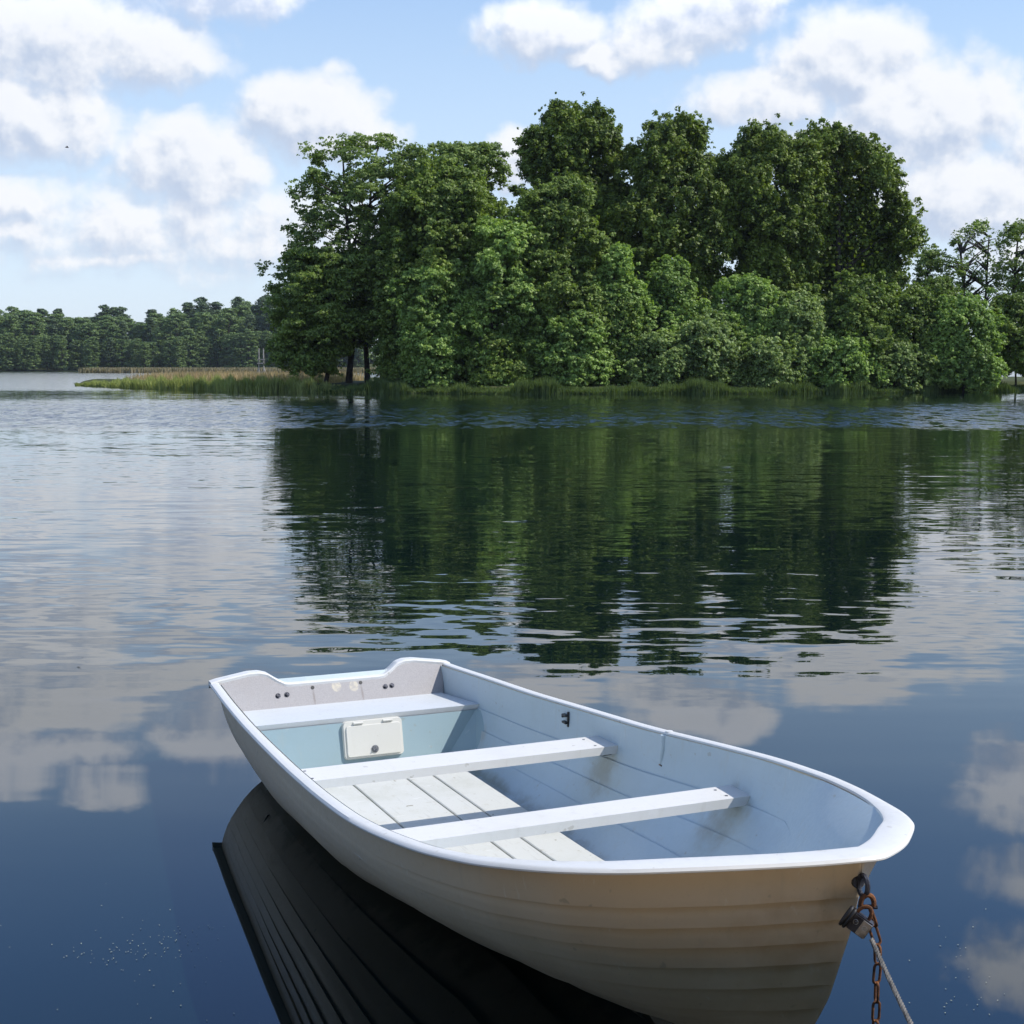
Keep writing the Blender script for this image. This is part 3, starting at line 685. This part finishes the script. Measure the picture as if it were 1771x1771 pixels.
def base_pt(X, tt, side):
    X = min(max(X, 0), LB - 1e-5); zk, zt = zkeel(X), zs_(X) - .010
    z = zk + (zt - zk) * tt
    return Vector((X + rake(X, z), mid(X) + side * (Bside(X, side, False) * wsec(X, tt) + max(0, Bside(X, side, True) - Bside(X, side, False)) * tt ** 9), z))
def surf(X, tt, side, off):
    """point of the hull side, moved by off along the outward normal"""
    p = base_pt(X, tt, side); e = .012
    dx = base_pt(X + e, tt, side) - base_pt(X - e, tt, side); dt = base_pt(X, min(1, tt + e), side) - base_pt(X, max(0, tt - e), side)
    n_ = dx.cross(dt) * (1 if side < 0 else -1)
    if n_.length > 1e-9: n_.normalize()
    if n_.x < -.75: n_ = Vector((0, side, 0))
    return p + n_ * off
def section(X, thick, step, side):
    """points keel->sheer on one side with lapped planks"""
    laps = LAPS_I if thick > 0 else LAPS_O; out = []; B = Bside(X, side, False)
    fade = 1.0 if thick == 0 else max(0, min(1, (3.3 - X) / .7))
    zt = zs_(X) - .010
    for k in range(len(laps) - 1):
        a, b = laps[k], laps[k + 1]
        for fcn in (0.0, .33, .66, 1.0):
            tt = a + (b - a) * fcn
            off = (step * (1 - fcn) * (0 if k == 0 else 1) * fade * (1 if thick > 0 else max(.06, min(1, (X - .9) / 2.2))) * (1 if b > .55 else min(1, .25 + max(0, X - 1.6) * .6)) - (.009 if fcn == 1 and k < len(laps) - 2 and thick == 0 else 0) * max(0, min(1, (X - 1.0) / 2.2)) * (1 if b > .55 else min(1, .1 + max(0, X - 1.6) * .6))) * min(1, B / .10) - thick
            p = surf(X, tt, side, off)
            if k == 0 and fcn == 0: p.y = mid(X); p.z = zkeel(X) + thick
            if thick > 0 and (p.y - mid(X)) * side < 0: p.y = mid(X)
            if thick > 0: p.z = max(p.z, .045)
            out.append(tuple(p))
    if thick > 0:     # close the nose of the liner
        f_ = min(1, math.sqrt(max(0, LB - .03 - X) / .08)); out = [(x_, mid(X) + (y_ - mid(X)) * f_, z_) for x_, y_, z_ in out]
    out.append((out[-1][0], out[-1][1], zt + .006))
    return out
us = np.concatenate([np.linspace(0, .8, 40), .8 + .2 * np.sin(np.linspace(0, 1, 34)[1:] * math.pi / 2)])
XS = us * LB
def skin(thick, inv=False):
    V = []; Fc = []; secs = []
    XX = XS if thick == 0 else XS * ((LB - .03) / LB)
    for X in XX:
        st_ = .012 if thick == 0 else .007; st_ *= min(1, .55 + .2 * X); X = X * (1 - 1e-6)
        n_, f_ = section(X, thick, st_, -1), section(X, thick, st_, 1)
        m = len(n_); V += n_[::-1] + f_; secs.append(f_)
    k = 2 * m
    for i in range(len(secs) - 1):
        for j in range(k - 1):
            if j == m - 1: continue
            f = (i * k + j, (i + 1) * k + j, (i + 1) * k + j + 1, i * k + j + 1)
            Fc.append(f[::-1] if inv else f)
    return V, Fc, k, secs
V1, F1, k1, sec1 = skin(0)
V2, F2, k2, sec2 = skin(.014, True)
off = len(V1)
V = V1 + V2; Fc = F1 + [tuple(i + off for i in f) for f in F2]
# transom: outer face, joined to the inside by the stern panel
tr_o = list(range(0, k1)); Fc.append(tuple(tr_o[::-1]))
tr_i = [off + i for i in range(0, k2)]; Fc.append(tuple(tr_i))
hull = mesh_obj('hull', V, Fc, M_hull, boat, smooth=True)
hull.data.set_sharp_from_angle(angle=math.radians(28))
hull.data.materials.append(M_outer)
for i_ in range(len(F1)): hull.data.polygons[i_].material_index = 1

# gunwale: swept flange with turned-down outer lip, blunt at the bow
def outer_path():
    pts = [(X, Bf(X), zs_(X)) for X in np.linspace(0, 3.4, 50)] + [(x_, y_, zs_(x_)) for x_, y_ in zip(FX, FB) if x_ > 3.45] + [(4.312, .144, .812), (4.31, .08, .812)]
    pts += [(x_, -y_, zs_(x_)) for x_, y_ in list(zip(NX, NB))[::-1][1:] if x_ > 3.45] + [(X, -Bn(X), zs_(X)) for X in np.linspace(3.4, 0, 50)]
    a = np.array(pts); s_ = np.r_[0, np.cumsum(np.linalg.norm(np.diff(a, axis=0), axis=1))]
    q = np.linspace(0, s_[-1], 260); a = np.stack([np.interp(q, s_, a[:, i]) for i in range(3)], 1)
    for _ in range(4): a[1:-1] = .25 * a[:-2] + .5 * a[1:-1] + .25 * a[2:]
    return a
op = outer_path()
tan = np.gradient(op, axis=0); tan[:, 2] = 0; tan /= np.linalg.norm(tan, axis=1)[:, None]
inn = np.stack([tan[:, 1], -tan[:, 0], tan[:, 2] * 0], 1)       # towards the boat's inside
if np.dot(inn[20][:2], (0, -1)) < 0: inn = -inn
bowf = np.clip((op[:, 0] - 3.55) / .6, 0, 1)
farb = np.clip((op[:, 0] - 3.7) / .3, 0, 1) * np.clip((op[:, 1] + .1) / .25, 0, 1) * np.clip((4.36 - op[:, 0]) / .15, .3, 1)
width = .046 + .032 * bowf ** 1.5 + .012 * farb
prof = [(0.0, -.024), (0.004, -.026), (.010, -.016), (.012, -.010)]       # (inward, z) underside near lip
V = []; nprof = 0
for i in range(len(op)):
    wv_ = width[i]; zt = op[i][2]
    pr_ = [(.004, -.013), (0, -.010), (0, -.006), (.006, .001), (.016, .003), (wv_ - .010, .004), (wv_ - .002, .001), (wv_, -.006), (wv_ - .004, -.012), (.012, -.012), (.010, -.015)]
    nprof = len(pr_)
    for a_, b_ in pr_: V.append(op[i] + inn[i] * a_ + np.array((0, 0, b_ + .002)))
Fc = []
for i in range(len(op) - 1):
    for j in range(nprof):
        Fc.append((i * nprof + j, (i + 1) * nprof + j, (i + 1) * nprof + (j + 1) % nprof, i * nprof + (j + 1) % nprof))
Fc.append(tuple(range(nprof))[::-1]); Fc.append(tuple((len(op) - 1) * nprof + j for j in range(nprof)))
bm = bmesh.new(); bv = [bm.verts.new(tuple(v)) for v in V]
for f in Fc: bm.faces.new([bv[i] for i in f])
bm_obj('gunwale', bm, M_rim, boat, smooth=True)

# stern: the raked transom with humps and a notch, its top lined with a white cap
def trX(z): return .62 * (.428 - z) + .014
def tr_top(yv):
    return .428 + float(np.interp(abs(yv), [0, .235, .262, .30, .345, .385, .44, .60, .65], [-.030, -.030, -.027, -.008, .022, .032, .032, .010, .004]))
ys = np.linspace(-.592, .592, 90)
bm = bmesh.new(); lo = .20
fr_b = []; fr_t = []; bk_b = []; bk_t = []
for yv in ys:
    zt = tr_top(yv) - .004; yb = yv * (.56 / .592)
    fr_b.append(bm.verts.new((trX(lo) + .010, yb * .985, lo))); fr_t.append(bm.verts.new((trX(zt) + .010, yv, zt)))
    bk_b.append(bm.verts.new((trX(lo) - .030, yb * .985, lo))); bk_t.append(bm.verts.new((trX(zt) - .030, yv, zt)))
for i in range(len(ys) - 1):
    bm.faces.new((fr_b[i], fr_b[i + 1], fr_t[i + 1], fr_t[i])); bm.faces.new((bk_b[i + 1], bk_b[i], bk_t[i], bk_t[i + 1]))
    bm.faces.new((fr_t[i], fr_t[i + 1], bk_t[i + 1], bk_t[i]))
transom = bm_obj('transom_board', bm, M_transom, boat)
ys2 = np.linspace(-.634, .634, 110)
bm = bmesh.new(); rows_ = []
for yv in ys2:
    zt = tr_top(min(.60, abs(yv))) + (0.0); 
    if abs(yv) > .60: zt = tr_top(.60) + (.430 - tr_top(.60)) * (abs(yv) - .6) / .034
    x0 = trX(zt) + .016; x1 = trX(zt) - .050
    rows_.append([bm.verts.new(q) for q in ((x0, yv, zt - .012), (x0 + .001, yv, zt + .002), (x0 - .006, yv, zt + .008), (x1 + .006, yv, zt + .008), (x1, yv, zt + .002), (x1, yv, zt - .03), (x1 + .01, yv, zt - .03), (x1 + .012, yv, zt - .012))])
for i in range(len(rows_) - 1):
    for j in range(8): bm.faces.new((rows_[i][j], rows_[i + 1][j], rows_[i + 1][(j + 1) % 8], rows_[i][(j + 1) % 8]))
bm.faces.new(rows_[0][::-1]); bm.faces.new(rows_[-1])
bm_obj('transom_cap', bm, M_rim, boat, smooth=True)
tn = Vector((1, 0, .62)).normalized()
for yv, zz in ((-.308, .352), (-.262, .354), (.258, .350), (.294, .352)):
    bm = bmesh.new(); p = Vector((trX(zz) + .009, yv, zz)); add_cyl(bm, p, tn, .0135, .003, 14); add_cyl(bm, p + tn * .003, tn, .008, .007, 6); bm_obj('bolt', bm, M_dsteel, transom)
for yv, zz in ((-.125, .375), (.13, .378)):
    bm = bmesh.new(); add_cyl(bm, Vector((trX(zz) + .0085, yv, zz)), tn, .0095, .003, 12); bm_obj('drain_hole', bm, M_black, transom)

def inner_y(X, z):
    """inside half breadth at station X height z"""
    zk, zt, B = zkeel(X), zs_(X) - .008, min(Bside(X, 1, True), Bside(X, -1, True)); tt = max(0, min(1, (z - zk) / (zt - zk))); return B * wsec(X, tt) - .016
# stern bench: moulded tank with sloping front
bm = bmesh.new()
zb0, zb1 = .298, .318
BY = inner_y(.50, .30) + .008
def hx(z): return .50 + (.318 - z) * .22
top = [(trX(zb0) + .006, -.555, zb0), (trX(zb0) + .006, .555, zb0), (.50, BY, zb1), (.50, -BY, zb1)]
low = [(trX(zb0) + .006, -.555, zb0 - .03), (trX(zb0) + .006, .555, zb0 - .03), (.493, BY - .006, zb1 - .03), (.493, -BY + .006, zb1 - .03)]
add_hexa(bm, low, top)
bench = bm_obj('stern_bench', bm, M_benchtop, boat, bevel=.008, smooth=True)
bm = bmesh.new()
zlo = .06
f = [bm.verts.new(q) for q in ((hx(zlo), -.40, zlo), (hx(zlo), .40, zlo), (.500, BY - .02, .292), (.500, -BY + .02, .292))]
bm.faces.new(f)
# concave side flares running out to the hull
for s in (1, -1):
    a0, a1 = (f[2], f[1]) if s > 0 else (f[3], f[0])
    c0 = bm.verts.new((.505, s * (inner_y(.505, .29) + .014), .300)); b0 = bm.verts.new((.60, s * (inner_y(.60, .285) + .020), .295)); b1 = bm.verts.new((.68, s * (inner_y(.68, zlo) + .03), zlo))
    bm.faces.new((a0, a1, b1, b0) if s > 0 else (a1, a0, b0, b1))
    bm.faces.new((a0, b0, c0))
bf = bm_obj('bench_front', bm, M_bench, bench)
# hatch in the bench front
hn = Vector((1, 0, .22)).normalized(); hu = Vector((-.22, 0, 1)).normalized(); hr = Vector((0, 1, 0))
def rrect(w_, h_, r_, n_=6):
    out_ = []
    for cx_, cy_, a0_ in ((w_ / 2 - r_, h_ / 2 - r_, 0), (-w_ / 2 + r_, h_ / 2 - r_, 90), (-w_ / 2 + r_, -h_ / 2 + r_, 180), (w_ / 2 - r_, -h_ / 2 + r_, 270)):
        for i in range(n_ + 1): a_ = math.radians(a0_ + 90 * i / n_); out_.append((cx_ + r_ * math.cos(a_), cy_ + r_ * math.sin(a_)))
    return out_
HC = Vector((hx(.208) + .001, .043, .208))
def plate(bm, w_, h_, r_, d0, d1, c=HC, inset=.0):
    a = rrect(w_, h_, r_); b = rrect(w_ - inset * 2, h_ - inset * 2, max(.002, r_ - inset))
    lo_ = [bm.verts.new(c + hr * u + hu * v + hn * d0) for u, v in a]; hi_ = [bm.verts.new(c + hr * u + hu * v + hn * d1) for u, v in b]
    n_ = len(a); bm.faces.new(lo_[::-1]); bm.faces.new(hi_)
    for i in range(n_): bm.faces.new((lo_[i], lo_[(i + 1) % n_], hi_[(i + 1) % n_], hi_[i]))
bm = bmesh.new(); plate(bm, .305, .185, .022, -.01, .014, inset=.005); hatch = bm_obj('hatch', bm, M_hatch, bench, smooth=True)
bm = bmesh.new(); plate(bm, .277, .150, .014, .0145, .021, HC - hu * .006, .003); bm_obj('hatch_lid', bm, M_hatch, hatch, smooth=True)
for yy in (-.075, .075):
    bm = bmesh.new(); c = HC + hr * yy + hu * .080 + hn * .018; add_tube(bm, [c - hr * .024, c + hr * .024], .006, 10); bm_obj('hinge', bm, M_hatch, hatch, smooth=True)
bm = bmesh.new(); c = HC - hu * .050 + hn * .021; add_cyl(bm, c, hn, .018, .004, 20); add_cyl(bm, c + hn * .004, hn, .013, .003, 20)
add_hexa(bm, [c + hr * a_ + hu * b_ + hn * .007 for a_, b_ in ((-.013, -.002), (-.011, -.006), (.013, .002), (.011, .006))], [c + hr * a_ + hu * b_ + hn * .013 for a_, b_ in ((-.013, -.002), (-.011, -.006), (.013, .002), (.011, .006))])
bm_obj('latch', bm, M_steel, hatch)

# thwarts
for X0, X1, zt in ((1.645, 1.825, .420), (2.655, 2.80, .472)):
    ya, yb_ = inner_y(X0, zt - .02) + .017, inner_y(X1, zt - .02) + .017
    bm = bmesh.new(); h_ = .034
    add_hexa(bm, [(X0, -ya, zt - h_), (X1, -yb_, zt - h_), (X1, yb_, zt - h_), (X0, ya, zt - h_)], [(X0, -ya, zt), (X1, -yb_, zt), (X1, yb_, zt), (X0, ya, zt)])
    th = bm_obj('thwart', bm, M_seat, boat, bevel=.005, smooth=True)
    tag(th, 'bench board nearer the stern' if X0 < 2 else 'bench board nearer the bow')
    for s in (-1, 1):
        bm = bmesh.new(); ym = (ya + yb_) / 2
        add_box(bm, ((X0 + X1) / 2 - .012, s * (ym - .03), zt - h_ - .008), (X1 - X0 - .05, .045, .014)); bm_obj('bracket', bm, M_black, th, bevel=.003)
    for s in (-1, 1):
        for xx in (X0 + .035, X1 - .035):
            bm = bmesh.new(); add_cyl(bm, (xx, s * (ya - .09), zt - .001), (0, 0, 1), .006, .0022, 10); bm_obj('screw', bm, M_steel, th)

# floor boards, one panel of grooved boards
bm = bmesh.new()
edges = [-.44, -.165, .095, .225, .40]
def fz(X): return .085 + .012 * X + (max(0, X - 2.1) ** 2) * .10
XX = np.linspace(.56, 3.02, 24)
def flim(X): return max(.02, min(.44, inner_y(X, fz(X)) - .01))
gap = .008
for k in range(4):
    prev = None
    for X in XX:
        L_ = flim(X); a = max(-L_, min(L_, edges[k] + gap / 2)); b = max(-L_, min(L_, edges[k + 1] - gap / 2)) if k < 3 else max(-L_, min(L_, edges[4]))
        if b - a < .004: prev = None; continue
        z_ = fz(X)
        r_ = [bm.verts.new(q) for q in ((X, a, z_ - .012), (X, a, z_ - .003), (X, a + .004, z_), (X, b - .004 if b - a > .01 else b, z_), (X, b, z_ - .003), (X, b, z_ - .012))]
        if prev:
            for j in range(6): bm.faces.new((prev[j], r_[j], r_[(j + 1) % 6], prev[(j + 1) % 6]))
        else: bm.faces.new(r_)
        prev = r_
    if prev: bm.faces.new(prev[::-1])
bm_obj('floorboards', bm, M_floor, boat)

# black clip and rowlock socket on the far side
def side_pt(X, z, inset=.0): return Vector((X, inner_y(X, z) + .006 - inset, z))
bm = bmesh.new(); p = side_pt(1.39, .435)
add_box(bm, p + Vector((0, -.002, 0)), (.010, .010, .05))
add_box(bm, p + Vector((-.012, -.010, .012)), (.028, .012, .007)); add_box(bm, p + Vector((-.012, -.010, -.012)), (.028, .012, .007))
add_box(bm, p + Vector((-.025, -.010, .008)), (.006, .012, .012))
bmesh.ops.scale(bm, vec=(1.35, 1.35, 1.35), space=Matrix.Translation(-p), verts=bm.verts)
bm_obj('oar_clip', bm, M_black, boat, bevel=.0015)
for s in (1,):
    bm = bmesh.new(); zt = zs_(2.16); y0 = inner_y(2.16, .45)
    pts = [Vector((2.16, s * (inner_y(2.16, zt - d_) + .010), zt - d_)) for d_ in (.006, .05, .10, .125)]
    add_tube(bm, pts, [.017, .016, .013, .005], 10)
    sk = bm_obj('rowlock_socket', bm, M_hull, boat, smooth=True)
    bm = bmesh.new(); add_cyl(bm, (2.16, s * (Bout(2.16) - .030), zt + .004), (0, 0, 1), .014, .005, 16); bm_obj('socket_plate', bm, M_rim, sk)
    bm = bmesh.new(); q = pts[-1]; add_box(bm, q + Vector((.004, -s * .002, .0)), (.022, .006, .005)); add_box(bm, q + Vector((.012, -s * .002, -.022)), (.005, .005, .045)); bm_obj('rust_pin', bm, M_rust, sk)

# bow eye
BE = Vector((LB + rake(LB, .74) - .004, .082, .742))
bm = bmesh.new()
add_cyl(bm, BE + Vector((-.03, 0, 0)), (1, 0, 0), .017, .034, 14)
ring_c = BE + Vector((.020, 0, -.004))
add_tube(bm, [ring_c + Vector((math.cos(a) * .018, 0, math.sin(a) * .026)) for a in np.linspace(0, 2 * math.pi, 20, endpoint=False)], .0065, 8, closed=True)
bm_obj('bow_eye', bm, M_dsteel, boat, smooth=True)

# ------------------------------------------------------------ shackle, chain, padlock, rope at the bow
BM_ = Matrix.Translation((SX, SY, 0)) @ Matrix.Rotation(math.atan2(fw.y, fw.x), 4, 'Z')
eyeW = BM_ @ (BE + Vector((.030, 0, -.026)))
vx = Vector((1, 0, 0)); vy = Vector((0, 1, 0)); vz = Vector((0, 0, 1))
def stadium(c, a, b, L_, W_, r, n=8):
    pts = []
    for i in range(n + 1): t_ = math.pi * i / n; pts.append(c + a * (math.cos(t_) * (W_ / 2 - r)) + b * ((L_ / 2 - W_ / 2) + math.sin(t_) * (W_ / 2 - r)))
    for i in range(n + 1): t_ = math.pi + math.pi * i / n; pts.append(c + a * (math.cos(t_) * (W_ / 2 - r)) + b * (-(L_ / 2 - W_ / 2) + math.sin(t_) * (W_ / 2 - r)))
    return pts
sk = empty('mooring_shackle', eyeW); tag(sk, 'dark rusty bow shackle hanging from the eye on the boat stem', 'shackle')
bm = bmesh.new(); c = Vector((.004, -.004, -.018))
add_tube(bm, [c + vx * .016 * math.cos(t_) + vz * (.022 * math.sin(t_)) for t_ in np.linspace(-.3, math.pi + .3, 16)], .0065, 8); bm_obj('bow', bm, M_rust, sk, smooth=True)
bm = bmesh.new(); add_tube(bm, [c + Vector((-.022, 0, -.008)), c + Vector((.024, 0, -.008))], .006, 8); bm_obj('pin', bm, M_dsteel, sk, smooth=True)
# chain
ch0 = eyeW + Vector((.018, -.006, -.020))
chain = empty('rusty_chain', ch0); tag(chain, 'rusty brown link chain hanging straight down from the bow shackle into the water', 'chain')
zc = 0.; i = 0; LK, WK, RK = .057, .026, .0036
while ch0.z + zc > -.25:
    ang = (0.35 if i % 2 else 0.35 + math.pi / 2) + random.uniform(-.25, .25)
    if i < 2: tilt = .35
    else: tilt = random.uniform(-.07, .07)
    a = Vector((math.cos(ang), math.sin(ang), 0)); b = (vz + vx * tilt * -1).normalized(); a = (a - b * a.dot(b)).normalized()
    xo = .014 * min(1, i / 2) * (0 if i == 0 else 1)
    bm = bmesh.new(); add_tube(bm, stadium(Vector((xo + random.uniform(-.001, .001), 0, zc - LK / 2)), a, b, LK, WK, RK), RK, 7, closed=True)
    bm_obj('chain_link', bm, M_rust, chain, smooth=True)
    zc -= LK - 2.4 * RK; i += 1
# padlock: block body tilted, with a light steel face and engraved ring, hasp around the shackle
pc = eyeW + Vector((-.022, -.040, -.056))
pl = empty('padlock', pc); tag(pl, 'grey block padlock with a light steel face locked to the bow shackle', 'padlock')
R = Matrix.Rotation(math.radians(-20), 4, 'Z') @ Matrix.Rotation(math.radians(32), 4, 'Y')
bm = bmesh.new(); add_box(bm, (0, 0, 0), (.052, .026, .046)); bmesh.ops.bevel(bm, geom=bm.edges[:], offset=.003, segments=2, affect='EDGES'); bmesh.ops.transform(bm, matrix=R, verts=bm.verts); bm_obj('body', bm, M_dsteel, pl, smooth=True)
bm = bmesh.new(); add_box(bm, (.0125, -.0135, 0), (.024, .004, .040)); bmesh.ops.transform(bm, matrix=R, verts=bm.verts); fp = bm_obj('face_plate', bm, M_steel, pl)
for xx in (.0125, -.0125):
    bm = bmesh.new(); add_tube(bm, [Vector((xx + .006 * math.cos(t_), -.0158 if xx > 0 else -.0135, .004 + .006 * math.sin(t_))) for t_ in np.linspace(0, 2 * math.pi, 14, endpoint=False)], .0011, 5, closed=True)
    add_tube(bm, [Vector((xx - .004, -.0160 if xx > 0 else -.0137, .0)), Vector((xx + .004, -.0160 if xx > 0 else -.0137, .008))], .001, 5)
    bmesh.ops.transform(bm, matrix=R, verts=bm.verts); bm_obj('round_mark', bm, M_pale if xx > 0 else M_steel, pl)
bm = bmesh.new()
add_tube(bm, [Vector((-.006 + .016 * math.cos(t_), 0, .020 + .030 * max(0, math.sin(t_)))) for t_ in np.linspace(0, math.pi, 14)], .0045, 8)
bmesh.ops.transform(bm, matrix=R, verts=bm.verts); bm_obj('hasp', bm, M_rust, pl, smooth=True)
bm = bmesh.new()
for k in (0, .009):
    add_tube(bm, [Vector((-.028 - k, .015 * math.cos(t_), .026 * math.sin(t_) - .002)) for t_ in np.linspace(0, 2 * math.pi, 18, endpoint=False)], .0045, 7, closed=True)
bmesh.ops.transform(bm, matrix=R, verts=bm.verts); bm_obj('rubber_sleeve', bm, M_black, pl, smooth=True)
# rope
p0 = Vector(pc) + Vector((.024, -.02, -.03)); p1 = Vector(W(1720, 2010, 2.55))
bm = bmesh.new(); Lr = (p1 - p0).length; dr = (p1 - p0).normalized(); ru = dr.cross(vz).normalized(); rv = dr.cross(ru)
nn = 220
for s in range(3):
    pts = []
    for i in range(nn):
        u = i / (nn - 1); t_ = u * Lr / .03 * 2 * math.pi / 1.0 + s * 2.094
        pts.append(p0.lerp(p1, u) - vz * .03 * math.sin(math.pi * u) + (ru * math.cos(t_) + rv * math.sin(t_)) * .0030 - p0)
    add_tube(bm, pts, .0034, 5)
ro = bm_obj('mooring_rope', bm, M_rope, smooth=True); ro.location = p0
tag(ro, 'grey twisted rope running taut from the padlock to the lower right', 'rope')

# ------------------------------------------------------------ unseen jetty, bank and trees, added to warm and shade the hull
jt = empty('unseen_jetty', (1.0, -1.3, 0)); tag(jt, 'unseen wooden jetty the boat is moored to, below and behind the viewpoint, shaped to bounce warm light on the hull', 'jetty')  # out of view: wide pale deck placed to bounce warm sunlight onto the hull
bm = bmesh.new()
for i in range(26): add_box(bm, (0, 4.1 - i * .32, .46), (6.4, .30, .035))
bm_obj('deck', bm, M_jetty, jt)
for xx in (-2.9, 2.9):
    bm = bmesh.new(); add_box(bm, (xx, .1, .38), (.12, 8.1, .12)); bm_obj('beam', bm, M_jetty, jt)
    for yy in (3.8, .2, -3.6):
        bm = bmesh.new(); add_tube(bm, [(xx, yy, -1), (xx, yy, .318)], .09, 10); bm_obj('post', bm, M_bark, jt)
M_bank = ground_mat('bank_grass', [(.3, (.05, .07, .02)), (.5, (.09, .11, .035)), (.7, (.2, .17, .09))], .8)
bv_ = []; nb = 30
for i in range(nb):
    x = -60 + 120 * i / (nb - 1); yb = -5.5 - 2 * math.sin(x * .15)
    bv_ += [(x, yb, -.4), (x, yb - 1.2, .3), (x, yb - 8, 1.2), (x, -60, 3)]
bf_ = [(i * 4 + j, i * 4 + j + 1, (i + 1) * 4 + j + 1, (i + 1) * 4 + j) for i in range(nb - 1) for j in range(3)]
tag(mesh_obj('unseen_bank', bv_, bf_, M_bank, smooth=True), 'unseen grassy bank added behind the viewpoint to cut sky light on the hull', 'ground', kind='structure')  # added out of view to hold back blue sky light from the hull
for i, (x, y, k) in enumerate(((-15, -9, .62), (-9, -11, .7), (-3, -9.5, .6), (3, -11, .72), (9, -9.5, .62), (15, -12, .7), (-21, -13, .75), (0, -17, .85), (21, -14, .8))):  # unseen trees added to block sky light from the near hull side
    o = copy_tree(protos[(1, 2, 4)[i % 3]]); o.location = (x, y, .8); o.scale = (k, k, k); o.rotation_euler = (0, 0, i * 1.3)
    tag(o, 'unseen leafy tree added behind the viewpoint to shade the near hull side', 'tree', 'unseen trees added on the near bank')

# ------------------------------------------------------------ small things
def flecks(name, spots, label):
    C = []
    for px, py, spx, spy, n_ in spots:
        for _ in range(int(n_ * .6)):
            p = WZ(random.gauss(px, spx), random.gauss(py, spy), .003)
            C.append(p)
    C = np.array(C); n_ = len(C)
    V, Fc = leaves(C, unit(np.array((0, 0, 1.)) + rng.normal(size=(n_, 3)) * .06), .0032, .5)
    V[:, 2] = np.maximum(V[:, 2], .002)
    o = mesh_obj(name, V, Fc, pmat(name, (.40, .42, .33), .8, .2, .3, 50)[0]); tag(o, label, 'floating bits', kind='stuff')
flecks('floating_seeds', [(230, 1640, 70, 14, 60), (290, 1660, 60, 30, 40), (300, 1620, 25, 10, 30), (200, 1600, 90, 50, 28), (170, 1655, 30, 8, 22), (370, 1600, 15, 14, 9), (300, 1755, 150, 18, 14)], 'scattered seeds and bits floating on the water left of the boat')
flecks('floating_fluff', [(1660, 1650, 60, 45, 22), (1690, 1735, 40, 10, 26), (1610, 1665, 60, 30, 10), (1720, 1410, 30, 10, 3)], 'scattered fluff floating on the water right of the bow')
bird = empty('flying_bird', tuple(W(115.5, 255, 90))); tag(bird, 'tiny dark bird flying against the white clouds at the left', 'bird')
bm = bmesh.new(); add_tube(bm, [(-.11, 0, 0), (-.05, 0, .012), (.03, 0, .01), (.09, 0, .0), (.14, 0, .004)], [.008, .03, .035, .022, .006], 8)
for s in (-1, 1):
    a = [bm.verts.new(q) for q in ((.05, s * .02, .015), (-.04, s * .02, .015), (-.05, s * .14, .07), (.0, s * .26, .04), (.045, s * .13, .08))]; bm.faces.new(a if s > 0 else a[::-1])
bm_obj('body', bm, M_black, bird, recalc=False); bird.rotation_euler = (0, 0, .6)

# ------------------------------------------------------------ air
def haze():
    bm = bmesh.new(); add_box(bm, (0, 1500, 30), (2400, 3400, 66))
    m = bpy.data.materials.new('haze_air'); m.use_nodes = True; t = NT(m.node_tree); t.n.remove(t.n['Principled BSDF'])
    v = t.new('ShaderNodeVolumePrincipled'); v.inputs['Color'].default_value = (.80, .88, 1, 1); v.inputs['Density'].default_value = .00007; v.inputs['Anisotropy'].default_value = .2
    t.l.new(v.outputs[0], t.n['Material Output'].inputs['Volume'])
    tag(bm_obj('haze', bm, m), 'thin summer haze over the lake', 'haze', kind='stuff')
haze()
